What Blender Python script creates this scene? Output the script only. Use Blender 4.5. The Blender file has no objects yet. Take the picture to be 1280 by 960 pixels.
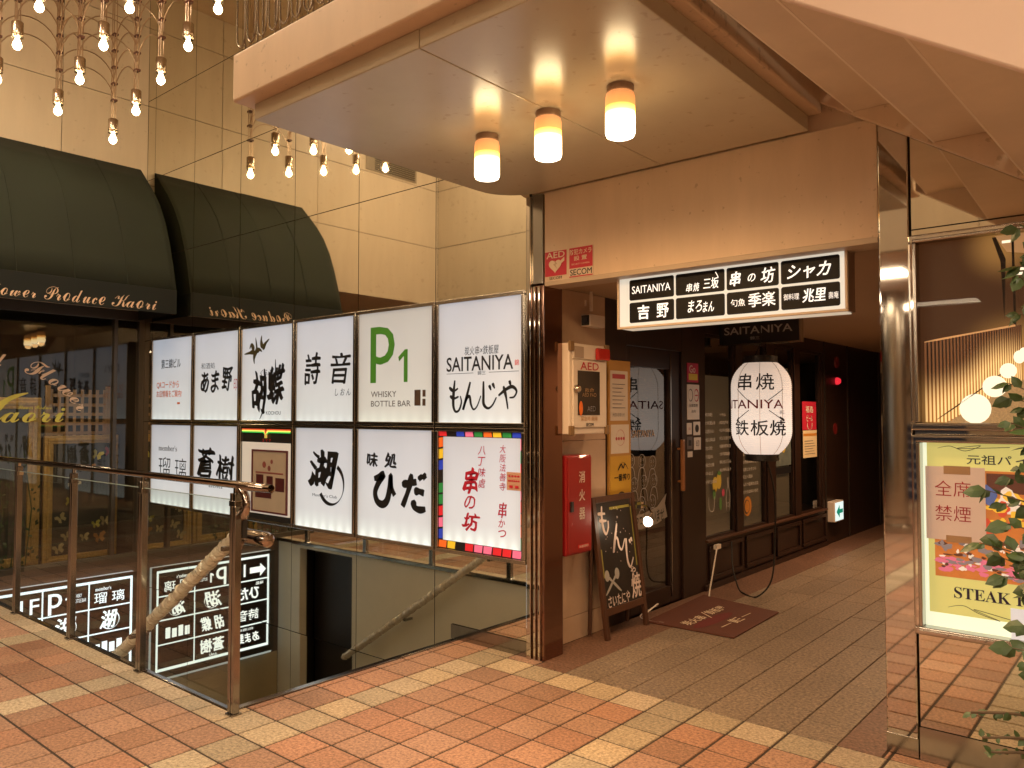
import bpy, bmesh, math, random
from mathutils import Vector, Matrix
random.seed(7)
S = bpy.context.scene
COL = S.collection
rad = math.radians

# ------------------------------------------------------------------ camera, world, exposure
cam = bpy.data.cameras.new("camera")
camo = bpy.data.objects.new("camera", cam)
COL.objects.link(camo)
camo.location = (0, -4.03, 1.6)
camo.rotation_euler = (rad(92.10), 0, rad(40.24))
cam.sensor_width = 36
cam.lens = 980 * 36 / 1280
cam.clip_end = 200
cam.clip_start = 0.05
S.camera = camo
W = bpy.data.worlds.new("World")
S.world = W
W.use_nodes = True
wn = W.node_tree.nodes
sky = wn.new('ShaderNodeTexSky')
sky.sky_type = 'NISHITA'
sky.sun_disc = False
sky.sun_elevation = rad(-4)
sky.sun_rotation = rad(140)
W.node_tree.links.new(sky.outputs[0], wn['Background'].inputs[0])
wn['Background'].inputs[1].default_value = 0.05
S.view_settings.view_transform = 'Standard'
S.view_settings.look = 'None'
S.view_settings.gamma = 1
S.view_settings.exposure = 0.12
S.cycles.use_denoising = True
S.cycles.max_bounces = 10
S.cycles.diffuse_bounces = 4
S.cycles.glossy_bounces = 6
S.cycles.transparent_max_bounces = 16
S.cycles.caustics_reflective = True
S.cycles.caustics_refractive = False
S.cycles.sample_clamp_indirect = 20

BULB = 38.0          # chandelier bulb surface strength
LAMP = 3.6           # ceiling lamps scale
DOWN = 1.0           # downlights scale
WARM = (1.0, 0.62, 0.30)

# ------------------------------------------------------------------ materials
MATS = {}
def blemish(m, amount=.35, scale=26, lo=.66):
    nt = m.node_tree; b = nt.nodes['Principled BSDF']; l = b.inputs['Base Color'].links[0]; src = l.from_socket
    tc = nt.nodes.new('ShaderNodeTexCoord'); n = nt.nodes.new('ShaderNodeTexNoise'); n.inputs['Scale'].default_value = scale; n.inputs['Detail'].default_value = 2
    nt.links.new(tc.outputs['Object'], n.inputs[0])
    n2 = nt.nodes.new('ShaderNodeTexNoise'); n2.inputs['Scale'].default_value = 1.4; nt.links.new(tc.outputs['Object'], n2.inputs[0])
    ml = nt.nodes.new('ShaderNodeMath'); ml.operation = 'MULTIPLY_ADD'; ml.inputs[1].default_value = .35; nt.links.new(n2.outputs[0], ml.inputs[0]); nt.links.new(n.outputs[0], ml.inputs[2])
    r = nt.nodes.new('ShaderNodeMapRange'); r.inputs[1].default_value = lo + .18; r.inputs[2].default_value = lo + .24; r.inputs[3].default_value = 0; r.inputs[4].default_value = amount
    nt.links.new(ml.outputs[0], r.inputs[0])
    mx = nt.nodes.new('ShaderNodeMix'); mx.data_type = 'RGBA'; mx.inputs[7].default_value = (.16, .11, .07, 1)
    nt.links.new(r.outputs[0], mx.inputs[0]); nt.links.new(src, mx.inputs[6]); nt.links.new(mx.outputs[2], b.inputs['Base Color'])
def M(name, col, rough=0.5, metal=0.0, var=0.0, scale=8.0, bump=0.0, bscale=60.0, emit=None, es=0.0, spec=0.5, coat=0.0, trans=0.0, stretch=None):
    if name in MATS: return MATS[name]
    m = bpy.data.materials.new(name); m.use_nodes = True
    nt = m.node_tree; b = nt.nodes['Principled BSDF']
    b.inputs['Base Color'].default_value = (*col, 1)
    b.inputs['Roughness'].default_value = rough
    b.inputs['Metallic'].default_value = metal
    b.inputs['Specular IOR Level'].default_value = spec
    b.inputs['Coat Weight'].default_value = coat
    if var or bump:
        tc = nt.nodes.new('ShaderNodeTexCoord')
        mp = nt.nodes.new('ShaderNodeMapping')
        if stretch: mp.inputs['Scale'].default_value = stretch
        nt.links.new(tc.outputs['Object'], mp.inputs[0])
    if var:
        n = nt.nodes.new('ShaderNodeTexNoise'); n.inputs['Scale'].default_value = scale; n.inputs['Detail'].default_value = 6; n.inputs['Roughness'].default_value = .65
        nt.links.new(mp.outputs[0], n.inputs[0])
        r = nt.nodes.new('ShaderNodeMapRange'); r.inputs[1].default_value = .25; r.inputs[2].default_value = .75
        r.inputs[3].default_value = 1 - var; r.inputs[4].default_value = 1 + var
        nt.links.new(n.outputs[0], r.inputs[0])
        mx = nt.nodes.new('ShaderNodeMix'); mx.data_type = 'RGBA'; mx.blend_type = 'MULTIPLY'; mx.inputs[0].default_value = 1
        mx.inputs[6].default_value = (*col, 1)
        nt.links.new(r.outputs[0], mx.inputs[7])
        nt.links.new(mx.outputs[2], b.inputs['Base Color'])
        r2 = nt.nodes.new('ShaderNodeMapRange'); r2.inputs[3].default_value = max(0, rough - var * .4); r2.inputs[4].default_value = min(1, rough + var * .4)
        nt.links.new(n.outputs[0], r2.inputs[0])
        if metal < .9: nt.links.new(r2.outputs[0], b.inputs['Roughness'])
    if bump:
        n2 = nt.nodes.new('ShaderNodeTexNoise'); n2.inputs['Scale'].default_value = bscale; n2.inputs['Detail'].default_value = 4
        nt.links.new(mp.outputs[0], n2.inputs[0])
        bp = nt.nodes.new('ShaderNodeBump'); bp.inputs['Strength'].default_value = bump; bp.inputs['Distance'].default_value = .004
        nt.links.new(n2.outputs[0], bp.inputs['Height']); nt.links.new(bp.outputs[0], b.inputs['Normal'])
    if emit:
        b.inputs['Emission Color'].default_value = (*emit, 1); b.inputs['Emission Strength'].default_value = es
    if trans: b.inputs['Transmission Weight'].default_value = trans
    MATS[name] = m
    return m

def ramp_emit(name, stops, strength, base=(.3, .3, .3), rough=.25, noise=0.0, leds=0.0):
    """a lit face whose lamp sits at one end: brightness runs along its own height"""
    m = bpy.data.materials.new(name); m.use_nodes = True
    nt = m.node_tree; b = nt.nodes['Principled BSDF']
    b.inputs['Base Color'].default_value = (*base, 1); b.inputs['Roughness'].default_value = rough
    tc = nt.nodes.new('ShaderNodeTexCoord'); sx = nt.nodes.new('ShaderNodeSeparateXYZ')
    nt.links.new(tc.outputs['Generated'], sx.inputs[0])
    cr = nt.nodes.new('ShaderNodeValToRGB'); el = cr.color_ramp.elements
    while len(el) < len(stops): el.new(.5)
    for e, (p, c) in zip(el, stops): e.position = p; e.color = (*c, 1)
    src = sx.outputs['Z']
    if noise:
        n = nt.nodes.new('ShaderNodeTexNoise'); n.inputs['Scale'].default_value = 5
        nt.links.new(tc.outputs['Object'], n.inputs[0])
        ad = nt.nodes.new('ShaderNodeMath'); ad.operation = 'MULTIPLY_ADD'; ad.inputs[1].default_value = noise
        nt.links.new(n.outputs[0], ad.inputs[0]); nt.links.new(src, ad.inputs[2]); src = ad.outputs[0]
    nt.links.new(src, cr.inputs[0])
    nt.links.new(cr.outputs[0], b.inputs['Emission Color'])
    b.inputs['Emission Strength'].default_value = strength
    if leds:
        def mth(op, a, c=None, d=None):
            q = nt.nodes.new('ShaderNodeMath'); q.operation = op
            for k, v in enumerate((a, c, d)):
                if v is None: continue
                if isinstance(v, (int, float)): q.inputs[k].default_value = v
                else: nt.links.new(v, q.inputs[k])
            return q.outputs[0]
        x, z = sx.outputs['X'], sx.outputs['Z']
        spots = mth('POWER', mth('ABSOLUTE', mth('SINE', mth('MULTIPLY', x, math.pi * 7))), 2.0)
        fall = mth('POWER', mth('SUBTRACT', 1.0, z), 16.0)
        rim = mth('POWER', mth('ABSOLUTE', mth('MULTIPLY_ADD', x, 2.0, -1.0)), 9.0)
        rz = mth('POWER', z, 14.0)
        n2 = nt.nodes.new('ShaderNodeTexNoise'); n2.inputs['Scale'].default_value = 1.7; nt.links.new(tc.outputs['Object'], n2.inputs[0])
        e = mth('MULTIPLY_ADD', mth('MULTIPLY', spots, fall), leds, 1.0)
        e = mth('SUBTRACT', e, mth('MULTIPLY', rim, .22)); e = mth('SUBTRACT', e, mth('MULTIPLY', rz, .12))
        e = mth('MULTIPLY', e, mth('MULTIPLY_ADD', n2.outputs[0], .3, .85))
        nt.links.new(mth('MULTIPLY', e, strength), b.inputs['Emission Strength'])
    MATS[name] = m
    return m

def glass_mat(name, tint, refl=1.0, base_refl=0.04, rough=0.0):
    m = bpy.data.materials.new(name); m.use_nodes = True
    nt = m.node_tree; out = nt.nodes['Material Output']
    nt.nodes.remove(nt.nodes['Principled BSDF'])
    tr = nt.nodes.new('ShaderNodeBsdfTransparent'); tr.inputs[0].default_value = (*tint, 1)
    gl = nt.nodes.new('ShaderNodeBsdfGlossy'); gl.inputs[0].default_value = (refl, refl, refl, 1); gl.inputs['Roughness'].default_value = rough
    fr = nt.nodes.new('ShaderNodeLayerWeight'); fr.inputs[0].default_value = .5
    pw = nt.nodes.new('ShaderNodeMath'); pw.operation = 'POWER'; pw.inputs[1].default_value = 4.0
    nt.links.new(fr.outputs['Facing'], pw.inputs[0])
    ad = nt.nodes.new('ShaderNodeMath'); ad.operation = 'MULTIPLY_ADD'; ad.use_clamp = True; ad.inputs[1].default_value = .8; ad.inputs[2].default_value = base_refl
    nt.links.new(pw.outputs[0], ad.inputs[0])
    mx = nt.nodes.new('ShaderNodeMixShader')
    nt.links.new(ad.outputs[0], mx.inputs[0]); nt.links.new(tr.outputs[0], mx.inputs[1]); nt.links.new(gl.outputs[0], mx.inputs[2])
    nt.links.new(mx.outputs[0], out.inputs[0])
    MATS[name] = m
    return m

def attr_mat(name, rough=.6, speck=.25, scale=260, bump=.15, spec=.3, blotch=.12):
    """colour comes from each tile's own colour attribute, plus mineral speckle"""
    m = bpy.data.materials.new(name); m.use_nodes = True
    nt = m.node_tree; b = nt.nodes['Principled BSDF']
    b.inputs['Roughness'].default_value = rough; b.inputs['Specular IOR Level'].default_value = spec
    at = nt.nodes.new('ShaderNodeAttribute'); at.attribute_name = 'tile'
    tc = nt.nodes.new('ShaderNodeTexCoord')
    def ns(sc, lo, hi, det=5):
        n = nt.nodes.new('ShaderNodeTexNoise'); n.inputs['Scale'].default_value = sc; n.inputs['Detail'].default_value = det; n.inputs['Roughness'].default_value = .7
        nt.links.new(tc.outputs['Object'], n.inputs[0])
        r = nt.nodes.new('ShaderNodeMapRange'); r.inputs[1].default_value = .3; r.inputs[2].default_value = .7; r.inputs[3].default_value = lo; r.inputs[4].default_value = hi
        nt.links.new(n.outputs[0], r.inputs[0]); return n, r
    n1, r1 = ns(scale, 1 - speck, 1 + speck); n2, r2 = ns(2.3, 1 - blotch, 1 + blotch)
    mu = nt.nodes.new('ShaderNodeMath'); mu.operation = 'MULTIPLY'
    nt.links.new(r1.outputs[0], mu.inputs[0]); nt.links.new(r2.outputs[0], mu.inputs[1])
    mx = nt.nodes.new('ShaderNodeMix'); mx.data_type = 'RGBA'; mx.blend_type = 'MULTIPLY'; mx.inputs[0].default_value = 1
    nt.links.new(at.outputs['Color'], mx.inputs[6]); nt.links.new(mu.outputs[0], mx.inputs[7])
    nt.links.new(mx.outputs[2], b.inputs['Base Color'])
    rr = nt.nodes.new('ShaderNodeMapRange'); rr.inputs[3].default_value = rough - .15; rr.inputs[4].default_value = rough + .15
    nt.links.new(n2.outputs[0], rr.inputs[0]); nt.links.new(rr.outputs[0], b.inputs['Roughness'])
    bp = nt.nodes.new('ShaderNodeBump'); bp.inputs['Strength'].default_value = bump; bp.inputs['Distance'].default_value = .002
    nt.links.new(n1.outputs[0], bp.inputs['Height']); nt.links.new(bp.outputs[0], b.inputs['Normal'])
    MATS[name] = m
    return m

beige = M('beige_paint', (.58, .44, .31), .42, var=.09, scale=2.0, stretch=(2.5, 2.5, .45), bump=.06, bscale=35, spec=.4)
beigeshine = M('beige_gloss_paint', (.47, .42, .315), .21, var=.08, scale=1.3, bump=.10, bscale=110, spec=.8)
wallpanel = M('beige_wall_panel', (.55, .455, .34), .38, var=.06, scale=2.2, stretch=(3, 3, .5), bump=.03, bscale=20)
blemish(beige); blemish(beigeshine, .25, 18); blemish(wallpanel, .2, 15)
joint = M('dark_joint', (.03, .022, .016), .8)
mirror = M('tinted_mirror', (.74, .70, .58), .022, 1.0)
mirror_low = M('clear_mirror', (.70, .66, .55), .03, 1.0)
bronze = M('polished_bronze_steel', (.31, .295, .275), .15, 1.0, var=.08, scale=14, stretch=(1, 1, .08))
bronze_dark = M('dark_bronze_steel', (.26, .15, .11), .10, 1.0)
chrome = M('mirror_steel', (.60, .57, .52), .035, 1.0)
steelframe = M('aluminium_frame', (.46, .43, .38), .18, 1.0)
darkframe = M('dark_metal_frame', (.10, .085, .07), .35, .7)
terr = attr_mat('terracotta_tile', .52, .62, 62, .4)
gran = attr_mat('granite_paving', .48, .8, 55, .25)
grout = M('grout', (.035, .023, .016), .9)
awn = M('awning_cloth', (.0150, .0205, .0120), .85, var=.3, scale=1.3, bump=.35, bscale=5, stretch=(1, 1, .6))
awn2 = M('awning_valance_cloth', (.0055, .0085, .0075), .8, var=.2, scale=4)
goldink = M('gold_lettering', (.80, .58, .40), .5)
yellowink = M('yellow_lettering', (.60, .55, .10), .5)
black = M('black_lettering', (.006, .006, .007), .45)
blackplastic = M('black_plastic', (.012, .011, .011), .4)
grey = M('grey_lettering', (.10, .10, .11), .5)
redink = M('crimson_lettering', (.42, .008, .03), .45)
orange = M('orange_lettering', (.78, .17, .02), .45)
green = M('green_lettering', (.06, .27, .03), .45)
brownink = M('brown_lettering', (.07, .045, .03), .45)
wood = M('dark_stained_wood', (.024, .011, .007), .36, var=.3, scale=5, stretch=(6, 6, .7), spec=.35)
woodmid = M('oiled_wood', (.07, .028, .014), .42, var=.3, scale=6, stretch=(8, 8, .8))
handlewood = M('handle_wood', (.30, .12, .04), .4, var=.2, scale=6, stretch=(6, 6, .6))
marble = M('pink_marble', (.50, .36, .26), .22, var=.10, scale=3, spec=.5)
white = M('white_enamel', (.66, .58, .50), .35)
redpaint = M('red_enamel', (.26, .010, .012), .28, coat=.3)
paper = M('white_paper', (.62, .55, .47), .7, var=.03, scale=12)
paper2 = M('cream_paper', (.62, .50, .30), .7, var=.05, scale=12)
stairgrey = M('grey_wall_paint', (.80, .755, .63), .5, var=.06, scale=2)
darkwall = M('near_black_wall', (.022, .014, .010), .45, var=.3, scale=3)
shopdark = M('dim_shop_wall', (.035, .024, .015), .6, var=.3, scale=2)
gold = M('gilded_moulding', (.50, .32, .10), .38, .4, var=.3, scale=30, bump=.5, bscale=40)
glassrail = glass_mat('railing_glass', (.86, .89, .85), .9, .05)
glassshop = glass_mat('window_glass', (.86, .88, .84), .9, .075)
glassdoor = glass_mat('door_glass', (.55, .56, .55), .95, .16)
glasscase = glass_mat('case_glass', (.96, .96, .96), .9, .012)
chalk = M('chalk_white', (.62, .58, .52), .8)
cordblack = M('black_cord', (.01, .009, .008), .5)
leafm = M('leaf_green', (.04, .072, .017), .45, var=.35, scale=9)
barkm = M('twig_bark', (.10, .065, .035), .8, var=.3, scale=20)

# ------------------------------------------------------------------ mesh builder
class B:
    def __init__(s): s.v = []; s.f = []; s.c = []; s.cur = None; s.k = 0
    def add(s, vs, fs):
        o = len(s.v); s.v += [Vector(p) for p in vs]; s.f += [[i + o for i in f] for f in fs]
        s.c += [s.cur] * len(fs); return s
    def box(s, x0, x1, y0, y1, z0, z1):
        if x1 < x0: x0, x1 = x1, x0
        if y1 < y0: y0, y1 = y1, y0
        if z1 < z0: z0, z1 = z1, z0
        v = [(x, y, z) for z in (z0, z1) for y in (y0, y1) for x in (x0, x1)]
        return s.add(v, [(0, 2, 3, 1), (4, 5, 7, 6), (0, 1, 5, 4), (2, 6, 7, 3), (0, 4, 6, 2), (1, 3, 7, 5)])
    def prism(s, pts, N, d):
        """extrude a polygon (3D points, counter-clockwise seen from N) backwards along N by d"""
        n = len(pts); N = Vector(N)
        a = [Vector(p) for p in pts]; b = [p - N * d for p in a]
        return s.add(a + b, [list(range(n)), list(range(2 * n - 1, n - 1, -1))] + [(i, i + n, (i + 1) % n + n, (i + 1) % n) for i in range(n)])
    def lathe(s, prof, c, n=24, axis='z', cap=True):
        c = Vector(c); vs = []; fs = []
        for (r, h) in prof:
            for k in range(n):
                a = 2 * math.pi * k / n
                p = (r * math.cos(a), r * math.sin(a), h)
                if axis == 'x': p = (p[2], p[0], p[1])
                elif axis == 'y': p = (p[1], p[2], p[0])
                vs.append(c + Vector(p))
        m = len(prof)
        for i in range(m - 1):
            for k in range(n):
                fs.append((i * n + k, i * n + (k + 1) % n, (i + 1) * n + (k + 1) % n, (i + 1) * n + k))
        if cap: fs += [list(range(n - 1, -1, -1)), [(m - 1) * n + k for k in range(n)]]
        return s.add(vs, fs)
    def tube(s, pts, r, n=8, cap=True):
        pts = [Vector(p) for p in pts]; rs = r if isinstance(r, (list, tuple)) else [r] * len(pts)
        vs = []; fs = []; up = None
        for i, p in enumerate(pts):
            t = (pts[min(i + 1, len(pts) - 1)] - pts[max(i - 1, 0)]).normalized()
            if up is None: up = t.orthogonal().normalized()
            up = (up - t * up.dot(t)).normalized(); w = t.cross(up)
            for k in range(n):
                a = 2 * math.pi * k / n
                vs.append(p + (up * math.cos(a) + w * math.sin(a)) * rs[i])
        for i in range(len(pts) - 1):
            for k in range(n):
                fs.append((i * n + k, i * n + (k + 1) % n, (i + 1) * n + (k + 1) % n, (i + 1) * n + k))
        if cap: fs += [list(range(n - 1, -1, -1)), [(len(pts) - 1) * n + k for k in range(n)]]
        return s.add(vs, fs)
    def ball(s, c, r, n=12, sq=(1, 1, 1)):
        m = n // 2 + 1; c = Vector(c)
        vs = []; fs = []
        for i in range(m + 1):
            t = math.pi * i / m
            for k in range(n):
                a = 2 * math.pi * k / n
                vs.append(c + Vector((r * sq[0] * math.sin(t) * math.cos(a), r * sq[1] * math.sin(t) * math.sin(a), r * sq[2] * math.cos(t))))
        for i in range(m):
            for k in range(n): fs.append((i * n + k, (i + 1) * n + k, (i + 1) * n + (k + 1) % n, i * n + (k + 1) % n))
        return s.add(vs, fs)
    def build(s, name, mat, parent=None, smooth=False, bevel=0.0, seg=2):
        me = bpy.data.meshes.new(name)
        L = parent['_w'] if parent is not None and '_w' in parent else None
        off = Vector((0, 0, 0)); q = parent
        while q is not None: off += q.location; q = q.parent
        me.from_pydata([p - off for p in s.v], [], s.f)
        me.update()
        if any(c is not None for c in s.c):
            at = me.color_attributes.new('tile', 'FLOAT_COLOR', 'CORNER')
            i = 0
            for f, c in zip(s.f, s.c):
                for _ in f: at.data[i].color = (*c, 1); i += 1
        bm = bmesh.new(); bm.from_mesh(me)
        if not any(c is not None for c in s.c) and not getattr(s, 'flat', False):
            bmesh.ops.recalc_face_normals(bm, faces=bm.faces)
        bm.to_mesh(me); bm.free()
        me.materials.append(mat)
        if smooth:
            me.polygons.foreach_set('use_smooth', [True] * len(me.polygons))
            try: me.set_sharp_from_angle(angle=rad(40))
            except Exception: pass
        o = bpy.data.objects.new(name, me); COL.objects.link(o)
        if parent is not None: o.parent = parent
        if bevel:
            bv = o.modifiers.new('bevel', 'BEVEL'); bv.width = bevel; bv.segments = seg; bv.limit_method = 'ANGLE'; bv.angle_limit = rad(40)
        return o

# ---- lettering helpers: everything is laid on a plane O + u*U + v*V
FAC = lambda y: (Vector((0, y, 0)), Vector((1, 0, 0)), Vector((0, 0, 1)))      # faces -y
SID = lambda x: (Vector((x, 0, 0)), Vector((0, 1, 0)), Vector((0, 0, 1)))      # faces +x
_tc = {}
def glyphs(body, bold, shear, res=3):
    key = (body, bold, shear)
    if key not in _tc:
        c = bpy.data.curves.new('t', 'FONT'); c.body = body; c.offset = bold; c.shear = shear; c.resolution_u = res
        o = bpy.data.objects.new('t', c); COL.objects.link(o)
        d = bpy.context.evaluated_depsgraph_get(); d.update()
        me = bpy.data.meshes.new_from_object(o.evaluated_get(d))
        vs = [v.co.copy() for v in me.vertices]; fs = [list(p.vertices) for p in me.polygons]
        bpy.data.objects.remove(o); bpy.data.curves.remove(c); bpy.data.meshes.remove(me)
        _tc[key] = (vs, fs)
    return _tc[key]
def text(b, body, pl, box, bold=0.0, shear=0.0, wob=0.0, fn=None, keep=False):
    """fit the text into box=(u0,v0,u1,v1) on plane pl"""
    if bold > .013:
        r_ = bold * .5; h_ = box[3] - box[1]; rr_ = r_ * min(h_, (box[2] - box[0]) / max(1, len(body)) * 1.2); st_ = random.getstate(); n_ = 8
        for k_ in range(n_ + 1):
            random.setstate(st_); a_ = 2 * math.pi * k_ / n_; q_ = 0 if k_ == n_ else 1
            du, dv = q_ * rr_ * math.cos(a_), q_ * rr_ * math.sin(a_)
            if wob: t_ = (k_ / n_ - .5) * 2; du, dv = rr_ * (1.25 * t_ + .25 * math.cos(k_ * 2.4)), rr_ * (-.8 * t_ + .25 * math.sin(k_ * 2.4))
            text(b, body, pl, (box[0] + rr_ + du, box[1] + rr_ + dv, box[2] - rr_ + du, box[3] - rr_ + dv), 0.0, shear, wob, fn, keep)
        return b
    vs, fs = glyphs(body, bold, shear)
    if not vs: return b
    x0 = min(v.x for v in vs); x1 = max(v.x for v in vs); y0 = min(v.y for v in vs); y1 = max(v.y for v in vs)
    u0, v0, u1, v1 = box
    sx = (u1 - u0) / (x1 - x0); sy = (v1 - v0) / (y1 - y0)
    if keep:
        k = min(sx, sy); u0 += ((u1 - u0) - k * (x1 - x0)) / 2; v0 += ((v1 - v0) - k * (y1 - y0)) / 2; sx = sy = k
    O, U, V = pl; N = U.cross(V); h = v1 - v0
    b.k += 1; lift = .0015 + .00012 * (b.k % 40)
    ph = random.random() * 9
    out = []
    for v in vs:
        u = u0 + (v.x - x0) * sx; w = v0 + (v.y - y0) * sy
        if wob:
            u += wob * h * math.sin(w / h * 9 + ph + u / h * 4); w += wob * h * math.sin(u / h * 8 + ph * 2)
        if fn: out.append(fn(u, w, lift))
        else: out.append(O + U * u + V * w + N * lift)
    b.flat = True
    fo = []
    for f in fs:
        p = [out[i] for i in f]
        fo.append(f)
    b.add(out, fo); return b
def catmull(p, n=8):
    p = [Vector(q) for q in p]; r = []
    for i in range(len(p) - 1):
        a = p[max(i - 1, 0)]; c0 = p[i]; c1 = p[i + 1]; d = p[min(i + 2, len(p) - 1)]
        for k in range(n):
            t = k / n
            r.append(.5 * ((2 * c0) + (c1 - a) * t + (2 * a - 5 * c0 + 4 * c1 - d) * t * t + (3 * c0 - a - 3 * c1 + d) * t ** 3))
    r.append(p[-1]); return r
def stroke(b, pl, box, pts, w, taper=.35, fn=None):
    """one brush stroke; pts in the unit square of box; w is the greatest width"""
    O, U, V = pl; N = U.cross(V); u0, v0, u1, v1 = box
    q = catmull([(u0 + x * (u1 - u0), v0 + y * (v1 - v0)) for x, y in pts]); n = len(q)
    b.k += 1; lift = .0015 + .0003 * (b.k % 12); vs = []; fs = []
    for i, p in enumerate(q):
        t = (q[min(i + 1, n - 1)] - q[max(i - 1, 0)]).normalized(); nn = Vector((-t.y, t.x)); s = i / (n - 1)
        ww = w * .5 * (1 - (1 - taper) * s ** 1.6) * (.55 + .45 * min(1, s * 7)) * (1 + .12 * math.sin(s * 11 + n))
        for sg in (1, -1):
            z = p + nn * ww * sg
            vs.append(fn(z.x, z.y, lift) if fn else O + U * z.x + V * z.y + N * lift)
        if i: fs.append((2 * i - 2, 2 * i - 1, 2 * i + 1, 2 * i))
    b.flat = True
    b.add(vs, fs); return b
def poly(b, pl, pts, lift=None):
    O, U, V = pl; N = U.cross(V)
    b.k += 1; l = (.0015 + .0003 * (b.k % 12)) if lift is None else lift
    b.flat = True
    b.add([O + U * x + V * y + N * l for x, y in pts], [list(range(len(pts)))]); return b
def rect(b, pl, x0, y0, x1, y1, lift=None): return poly(b, pl, [(x0, y0), (x1, y0), (x1, y1), (x0, y1)], lift)
def disc(b, pl, cx, cy, rx, ry=None, n=20, lift=None, a0=0, a1=360):
    ry = ry or rx
    full = abs(a1 - a0) >= 360
    return poly(b, pl, [(cx + rx * math.cos(rad(a0 + (a1 - a0) * k / (n if full else n - 1))), cy + ry * math.sin(rad(a0 + (a1 - a0) * k / (n if full else n - 1)))) for k in range(n)], lift)
def ring(b, pl, cx, cy, r, w, a0=0, a1=360, n=32, sq=1.0):
    O, U, V = pl; N = U.cross(V); b.k += 1; l = .0015 + .0003 * (b.k % 12); vs = []; fs = []
    for i in range(n + 1):
        a = rad(a0 + (a1 - a0) * i / n)
        ww = w * (.6 + .4 * math.sin(i / n * 7 + 1))
        for rr in (r - ww / 2, r + ww / 2): vs.append(O + U * (cx + rr * math.cos(a)) + V * (cy + rr * sq * math.sin(a)) + N * l)
        if i: fs.append((2 * i - 2, 2 * i - 1, 2 * i + 1, 2 * i))
    b.flat = True
    b.add(vs, fs); return b

# ------------------------------------------------------------------ things
def thing(name, label, cat, loc=(0, 0, 0), group=None):
    o = bpy.data.objects.new(name, None); COL.objects.link(o); o.location = loc; o.empty_display_size = .1
    o['label'] = label; o['category'] = cat
    if group: o['group'] = group
    return o
def tag(o, label, cat, group=None):
    o['label'] = label; o['category'] = cat
    if group: o['group'] = group
    return o
def struct(b, name, mat, **k):
    o = b.build(name, mat, **k); o['kind'] = 'structure'; return o
def lamp_light(name, kind, loc, energy, col, parent, size=.1, rot=None, spot=None, blend=.5):
    l = bpy.data.lights.new(name, kind); l.energy = energy; l.color = col
    if kind == 'AREA': l.shape = 'DISK'; l.size = size; l.spread = rad(150)
    else: l.shadow_soft_size = size
    if kind == 'SPOT': l.spot_size = rad(spot or 90); l.spot_blend = blend
    o = bpy.data.objects.new(name, l); COL.objects.link(o)
    off = Vector((0, 0, 0)); q = parent
    while q is not None: off += q.location; q = q.parent
    o.parent = parent; o.location = Vector(loc) - off
    if rot: o.rotation_euler = rot
    return o

# ================================================================== SETTING
XL = -8.8            # flower shop wall plane
XW = -3.27           # corridor wall plane
PX, PY = .2325, .2245
def tiles(b, x0, x1, y0, y1, colf, px, py, ox, oy, gap=.0125, z=0.0, th=.02):
    i0 = math.floor((x0 - ox) / px) - 1; i1 = math.ceil((x1 - ox) / px) + 1
    j0 = math.floor((y0 - oy) / py) - 1; j1 = math.ceil((y1 - oy) / py) + 1
    for i in range(i0, i1):
        for j in range(j0, j1):
            a, c = max(x0, ox + i * px), min(x1, ox + (i + 1) * px); d, e = max(y0, oy + j * py), min(y1, oy + (j + 1) * py)
            if c - a < .012 or e - d < .012: continue
            g = gap / 2; a += g; c -= g; d += g; e -= g; k = .0025
            b.cur = colf(i, j)
            v = [(a, d, z - .004), (c, d, z - .004), (c, e, z - .004), (a, e, z - .004), (a + k, d + k, z), (c - k, d + k, z), (c - k, e - k, z), (a + k, e - k, z)]
            b.add(v, [(4, 5, 6, 7), (0, 1, 5, 4), (1, 2, 6, 5), (2, 3, 7, 6), (3, 0, 4, 7)])
def tilecol(i, j):
    r = random.Random(i * 977 + j * 31)
    x = -1.285 + PX * i; y = -.09 + PY * j
    light = (i % 6 == 2) or (j == -1 and i >= -10) or (j == -8 and x < -3.8)
    if j < -24: light = (i % 6 == 2)
    k = r.uniform(.82, 1.12)
    if light:
        c = r.choice([(.41, .33, .235), (.37, .295, .20), (.43, .345, .245), (.33, .27, .19), (.40, .31, .205)])
    else:
        c = r.choice([(.315, .178, .116), (.335, .20, .138), (.275, .148, .096), (.325, .175, .112), (.30, .18, .124)])
    return tuple(q * k for q in c)
fl = B()
XG = -1.285 - 11 * PX
tiles(fl, XG, 6, -14, -.09, tilecol, PX, PY, -1.285, -.09)
tiles(fl, -12, XG, -14, -1.75, tilecol, PX, PY, -1.285, -.09)
tiles(fl, -3.9, XG, -1.75, -.09, tilecol, PX, PY, -1.285, -.09)
tiles(fl, -3.9, -3.14, -.09, 0, tilecol, PX, PY, -1.285, -.09)
tiles(fl, -1.08, 6, -.09, 0, tilecol, PX, PY, -1.285, -.09)
struct(fl, 'plaza_floor', terr)
g = B(); g.box(-3.9, 6, -14, .0, -.2, -.004); g.box(-12, -3.9, -14, -1.752, -.025, -.004); struct(g, 'floor_slab', grout)
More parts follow.
